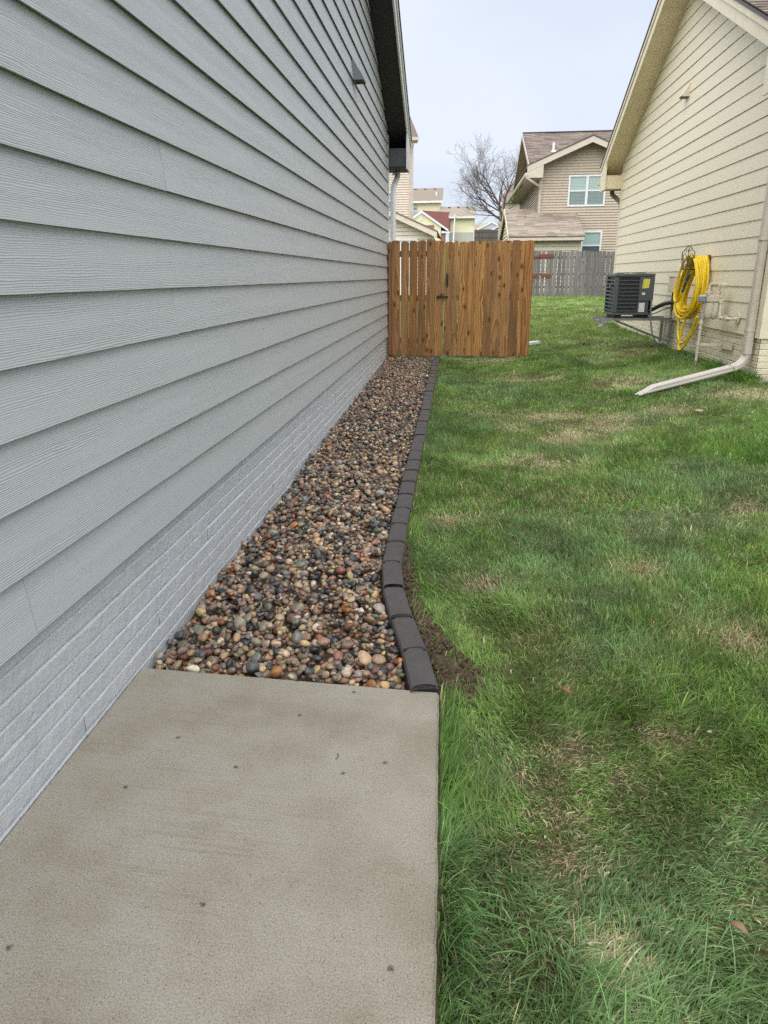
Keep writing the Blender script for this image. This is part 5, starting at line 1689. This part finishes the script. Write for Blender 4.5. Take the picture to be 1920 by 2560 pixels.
# ------------------------------------------------------------------ soil patch by the edging
PATCH = [(-0.240, 3.65), (-0.215, 3.40), (-0.180, 3.20), (-0.140, 2.95), (-0.075, 2.74), (-0.015, 2.54), (0.065, 2.42), (0.130, 2.28), (0.100, 2.09), (-0.02, 2.07), (-0.03, 2.17), (-0.075, 2.41), (-0.148, 2.69), (-0.212, 2.99), (-0.248, 3.26)]


def in_poly(px, py, poly):
    c = np.zeros(np.shape(px), bool)
    j = len(poly) - 1
    for i in range(len(poly)):
        xi, yi = poly[i]; xj, yj = poly[j]
        c ^= ((yi > py) != (yj > py)) & (px < (xj - xi) * (py - yi) / (yj - yi + 1e-12) + xi)
        j = i
    return c


sx, sy = np.meshgrid(np.arange(-0.34, 0.22, 0.012), np.arange(1.99, 3.9, 0.012), indexing='ij')
jx = sx + (vnoise(sx, sy, 0.05, 8) - .5) * .05
jy = sy + (vnoise(sx, sy, 0.05, 9) - .5) * .05
ins = in_poly(jx, jy, PATCH)
szz = lawn_z(sx, sy) + (vnoise(sx, sy, 0.03, 10) - .35) * 0.022 + np.where(ins, 0.006, -0.012)
n1, n2 = sx.shape
idx = np.arange(n1 * n2).reshape(n1, n2)
q = np.stack([idx[:-1, :-1], idx[1:, :-1], idx[1:, 1:], idx[:-1, 1:]], -1).reshape(-1, 4)
keep = (ins[:-1, :-1] | ins[1:, :-1] | ins[1:, 1:] | ins[:-1, 1:]).ravel() & (sx[:-1, :-1].ravel() > edge_x(sy[:-1, :-1]).ravel() - .004)
o = put('soil_patch', np_mesh('soil_patch', np.stack([sx, sy, szz], -1).reshape(-1, 3), q[keep], np.zeros((0, 3), int)), M['soil'])
tag(o, 'bare dark soil patch where the walk meets the edging', 'soil', kind='structure')
cl, ct = [], []
nv = 0
rs = np.random.default_rng(5)
while len(cl) < 900:
    x, y = rs.uniform(-0.3, 0.2), rs.uniform(2.05, 3.6)
    if not in_poly(np.array([x]), np.array([y]), PATCH)[0]:
        continue
    a = rs.lognormal(math.log(.0055), .55)
    P = pebble_shape(ICO1[0], rs) * a * rs.uniform(.6, 1.2, 3) + np.array([x, y, float(lawn_z(x, y)) + .008 + rs.uniform(0, .006)])
    cl.append(P); ct.append(ICO1[1] + nv); nv += len(P)
o = put('soil_crumbs', np_mesh('soil_crumbs', np.concatenate(cl), np.zeros((0, 4), int), np.concatenate(ct)), M['soil'])
tag(o, 'loose crumbs of dark soil beside the edging blocks', 'soil', kind='stuff')

# ------------------------------------------------------------------ grass
DRY = [(0.36, 7.15, .16), (1.03, 6.13, .42), (1.30, 6.5, .40), (0.55, 6.47, .22), (0.93, 7.0, .30), (1.45, 6.75, .32), (0.37, 1.90, .10), (0.28, 1.46, .09), (0.67, 1.99, .07), (0.91, 3.31, .13), (-0.02, 3.95, .16),
       (1.14, 2.60, .10), (2.53, 11.1, .45), (2.75, 11.5, .35), (2.8, 7.27, .45), (3.0, 7.5, .4), (0.27, 1.75, .08), (0.3, 1.62, .07), (0.35, 1.2, .08), (0.75, 5.3, .25), (1.7, 4.1, .2), (2.0, 6.9, .3), (0.6, 11.4, .35), (0.2, 11.55, .22), (0.9, 9.5, .5), (1.9, 8.6, .4), (0.15, 3.1, .12)]
ROSE = [(2.124, 5.14, .22), (2.35, 5.3, .2)]


def blades(x, y, r, nseg, wid, lmul):
    n = len(x)
    z = lawn_z(x, y)
    # dryness
    dry = np.zeros(n)
    for (dx, dy, dr) in DRY:
        wob = 0.6 + 0.8 * vnoise(x, y, dr * .5, 31)
        dry = np.maximum(dry, np.exp(-(((x - dx) / (dr * 1.15)) ** 2 + ((y - dy) / dr) ** 2) * 1.3) * wob)
    nz = vnoise(x, y, 0.62, 41) * .5 + vnoise(x, y, 0.21, 42) * .3 + vnoise(x, y, 0.08, 43) * .2
    dry = np.clip(dry * .95 + sstep(.56, .80, nz) * .36, 0, 1)
    lush = vnoise(x, y, 0.8, 51) * .55 + vnoise(x, y, 0.27, 52) * .45
    tall = vnoise(x, y, 0.45, 61) * .5 + vnoise(x, y, 0.16, 62) * .5
    swept = sstep(.42, .68, vnoise(x, y, 1.15, 64) * .65 + vnoise(x, y, .4, 65) * .35)
    L = (0.029 + 0.054 * sstep(.25, .75, tall) * (.45 + .55 * swept)) * np.clip(r.lognormal(-.08, .38, n), .35, 2.1) * lmul
    L *= np.where(dry > .5, .7, 1.0)
    L *= 1 - .5 * np.exp(-((x - .02) / .22) ** 2 - ((y - 2.6) / .8) ** 2)
    th = (vnoise(x, y, 0.75, 71) - .5) * 7.5 + (vnoise(x, y, 0.22, 72) - .5) * 3.2 + r.normal(0, 1, n) * (1.6 - .85 * swept)
    th += math.radians(200)
    lean = np.clip(0.50 + 0.32 * swept + 0.6 * (vnoise(x, y, 0.5, 73) - .3) + r.normal(0, .32, n), .05, 1.45)
    edge = np.exp(-np.maximum(x - edge_x(y), 0) / .05)
    lean = lean * (1 - .35 * edge)
    th = np.where((edge > .25) & (np.cos(th) < 0), math.pi - th, th)
    # colours
    deep = np.array([0.118, 0.220, 0.046]); mid = np.array([0.180, 0.298, 0.062]); blue = np.array([0.190, 0.305, 0.105]); lime = np.array([0.250, 0.350, 0.076])
    straw = np.array([0.62, 0.53, 0.30]); brown = np.array([0.27, 0.195, 0.10])
    c = mid[None] * np.ones((n, 1))
    bl = sstep(.42, .72, vnoise(x, y, 0.9, 81) * .6 + vnoise(x, y, .3, 82) * .4)
    c = c * (1 - bl[:, None]) + blue * bl[:, None]
    lm = sstep(.55, .8, vnoise(x, y, 1.1, 83) * .6 + vnoise(x, y, .25, 84) * .4)
    lm = np.maximum(lm, sstep(11, 15, y) * .75)
    lm = lm * (.55 + .3 * sstep(8, 14, y))
    c = c * (1 - lm[:, None]) + lime * lm[:, None]
    dp = sstep(.5, .85, lush) * .38
    c = c * (1 - dp[:, None]) + deep * dp[:, None]
    isdry = r.random(n) < (0.085 + 0.80 * dry)
    sb = r.random(n)
    cd = straw[None] * (1 - .75 * (sb[:, None] ** 2)) + brown[None] * (.75 * sb[:, None] ** 2)
    c = np.where(isdry[:, None], cd, c)
    lean = np.where(isdry, np.clip(lean + .35, .1, 1.5), lean)
    L = np.where(isdry, L * .8, L)
    tuft = vnoise(x, y, .085, 85) * .5 + vnoise(x, y, .22, 86) * .5
    c = c * (0.76 + 0.46 * sstep(.25, .75, tuft))[:, None]
    c = c * r.uniform(.62, 1.62, (n, 1)) * np.array([1.0, 1.0, 1.1]) * (1 + r.normal(0, .06, (n, 3)))
    c = np.clip(c, .004, .8)
    w = wid * np.clip(r.lognormal(-.10, .42, n), .35, 2.4) * np.where(r.random(n) < .05, 1.8, 1.0)
    ca_, sa_ = np.cos(th), np.sin(th)
    twist = r.normal(0, .9, n)
    wx, wy = np.cos(th + math.pi / 2 + twist * .5), np.sin(th + math.pi / 2 + twist * .5)
    nvb = 2 * nseg + 1
    V = np.zeros((n, nvb, 3)); CC = np.zeros((n, nvb, 3))
    px = x.copy(); py = y.copy(); pz = z - .006
    a0 = lean * .35
    a1 = lean * 1.45
    for s in range(nseg + 1):
        t = s / nseg
        if s > 0:
            a = a0 + (a1 - a0) * ((s - .5) / nseg)
            st = L / nseg
            px = px + np.sin(a) * ca_ * st; py = py + np.sin(a) * sa_ * st; pz = pz + np.cos(a) * st
            pz = np.maximum(pz, z + .004 + .002 * s)
        ww = w * (1 - t * .55) / 2
        shade = 0.80 + .32 * t
        if s < nseg:
            V[:, 2 * s] = np.stack([px - wx * ww, py - wy * ww, pz], -1); V[:, 2 * s + 1] = np.stack([px + wx * ww, py + wy * ww, pz], -1)
            CC[:, 2 * s] = CC[:, 2 * s + 1] = c
        else:
            V[:, 2 * s] = np.stack([px, py, pz], -1); CC[:, 2 * s] = c
    base = (np.arange(n) * nvb)[:, None]
    q = []
    for s in range(nseg - 1):
        q.append(base + np.array([[2 * s, 2 * s + 1, 2 * s + 3, 2 * s + 2]]))
    Q = np.concatenate(q) if q else np.zeros((0, 4), int)
    T = base + np.array([[2 * nseg - 2, 2 * nseg - 1, 2 * nseg]])
    return V.reshape(-1, 3), Q, T, CC.reshape(-1, 3)


def scatter(x0, x1, y0, y1, dens, seed, keepf=None):
    r = np.random.default_rng(seed)
    n = int((x1 - x0) * (y1 - y0) * dens)
    x = r.uniform(x0, x1, n); y = r.uniform(y0, y1, n)
    k = x > edge_x(y) + 0.004
    k &= ~((x > XR - .02) & (y > RY0 - .02) & (y < RY1 + .02))
    k &= x < 0.75 + .46 * y                                   # the strip of lawn the photograph can see, plus a margin
    pm = in_poly(x, y, PATCH) & (r.random(n) > .18)
    k &= ~pm
    k &= ~((y > 11.60) & (y < 11.77) & (x > -.05) & (x < 0.75) & (r.random(n) > .25))
    if keepf is not None:
        k &= keepf(x, y)
    # tufts: thin out between clumps
    cl_ = vnoise(x, y, .045, 91)
    k &= r.random(n) < (.45 + .75 * cl_)
    return x[k], y[k], r


parts = []
off = 0
VV, QQ, TT, CC_ = [], [], [], []
for (x0, x1, y0, y1, dens, ns, wd, lm, sd) in ((-0.1, 2.0, 0.35, 2.2, 36000, 4, .0026, 1.0, 1), (-0.30, 2.4, 2.2, 4.0, 30000, 4, .0028, 1.0, 2), (-0.30, 3.3, 4.0, 7.0, 15000, 3, .0038, 1.0, 3),
                                               (-0.30, 4.4, 7.0, 12.0, 8000, 3, .0055, .85, 4), (-0.95, 7.0, 12.0, 18.0, 3200, 2, .009, .8, 5), (-0.95, 9.0, 18.0, 29.2, 1500, 2, .016, .8, 6)):
    x, y, r = scatter(x0, x1, y0, y1, dens, sd)
    V, Q, T, CL = blades(x, y, r, ns, wd, lm)
    VV.append(V); QQ.append(Q + off); TT.append(T + off); CC_.append(CL); off += len(V)
# taller rank growth: slab edge, foot of the cream house, one dark tuft
def tufts(x, y, r, ns, wd, lm):
    global off
    V, Q, T, CL = blades(x, y, r, ns, wd, lm)
    VV.append(V); QQ.append(Q + off); TT.append(T + off); CC_.append(CL * np.array([.75, .95, .7])); off += len(V)


r = np.random.default_rng(77)
y = r.uniform(.4, 2.15, 1600); x = edge_x(y) + np.abs(r.normal(0, .03, 1600)) + .004
tufts(x, y, r, 4, .003, 1.25)
y = r.uniform(8.0, 9.6, 2600); x = XR - .03 - np.abs(r.normal(0, .10, 2600)); tufts(x, y, r, 3, .006, 1.5)
y = r.uniform(9.6, 16.0, 2600); x = XR - .02 - np.abs(r.normal(0, .05, 2600)); tufts(x, y, r, 3, .006, 1.2)
for (dx, dy, dr) in ROSE:
    x = r.normal(dx, dr * .5, 900); y = r.normal(dy, dr * .5, 900); tufts(x, y, r, 3, .005, 1.5)
gr = put('grass', np_mesh('grass', np.concatenate(VV), np.concatenate(QQ), np.concatenate(TT), np.concatenate(CC_)), M['grass'])
tag(gr, 'uneven green lawn grass with dry straw patches', 'grass', kind='stuff')

# ------------------------------------------------------------------ small things on the lawn and walk


def leaf(name, label, x, y, L, W_, az, mat, curl=.02, lift=.05):
    n = 7
    v, f = [], []
    for i in range(n):
        t = i / (n - 1)
        w = W_ * math.sin(math.pi * (0.06 + .88 * t)) ** .8
        for j in (-1, 0, 1):
            v.append(((t - .5) * L, j * w / 2, curl * abs(j) + .012 * math.sin(t * 3) - .006))
    for i in range(n - 1):
        for j in range(2):
            a = i * 3 + j
            f.append((a, a + 3, a + 4, a + 1))
    me = mesh(name, v, f, True)
    o = put(name, me, mat, None, (x, y, float(lawn_z(x, y)) + lift))
    o.rotation_euler = (random.uniform(-.15, .15), random.uniform(-.15, .15), az)
    sm = o.modifiers.new('solid', 'SOLIDIFY'); sm.thickness = .0012
    return tag(o, label, 'leaf')


leaf('fallen_leaf', 'reddish brown fallen leaf on the lawn near the soil patch', 0.388, 2.138, .050, .018, -.6, M['leaf_brown'], .004, .060)
leaf('fallen_leaf', 'tan fallen leaf on the grass near the bottom edge', 0.634, 1.243, .042, .016, -.7, M['leaf_tan'], .004, .060)
leaf('fallen_leaf', 'orange brown leaf scrap on the soil by the edging blocks', -0.050, 2.57, .040, .012, 1.4, M['leaf_brown'], .004, .016)


def rock(name, label, x, y, z, s, mat, cat='stone'):
    P = pebble_shape(ICO2[0], np.random.default_rng(int(abs(x * 1000)) + 3)) * np.array(s)
    o = put(name, mesh(name, P, [tuple(map(int, t)) for t in ICO2[1]], True), mat, None, (x, y, z))
    return tag(o, label, cat)


rock('stone', 'lone tan stone on the lawn below the downspout extension', 2.175, 6.615, float(lawn_z(2.175, 6.615)) + .045, (.040, .024, .018), M['stone_pale'])
rock('stone', 'tiny pale stone in the grass right of the dry patch', 0.803, 1.96, float(lawn_z(.803, 1.96)) + .045, (.010, .007, .006), M['stone_pale'])
rock('splash_stone', 'flat pinkish stone at the foot of the cream house corner', 3.37, 8.02, float(lawn_z(3.37, 8.02)) + .03, (.22, .12, .05), M['stone_pink'])
rock('splash_stone', 'broken pale stone beside the cream house corner, right of the flat one', 3.66, 8.08, float(lawn_z(3.66, 8.08)) + .03, (.12, .08, .05), M['stone_pink'])
# twig and dead insect on the walk
mb = MB(); mb.tube([(-0.335, 1.775, .002), (-0.330, 1.785, .003), (-0.331, 1.797, .003), (-0.335, 1.804, .002)], 0.0013, 6); o = mb.build('twig', M['bark'], smooth=True); tag(o, 'short curled brown twig on the concrete walk', 'twig')
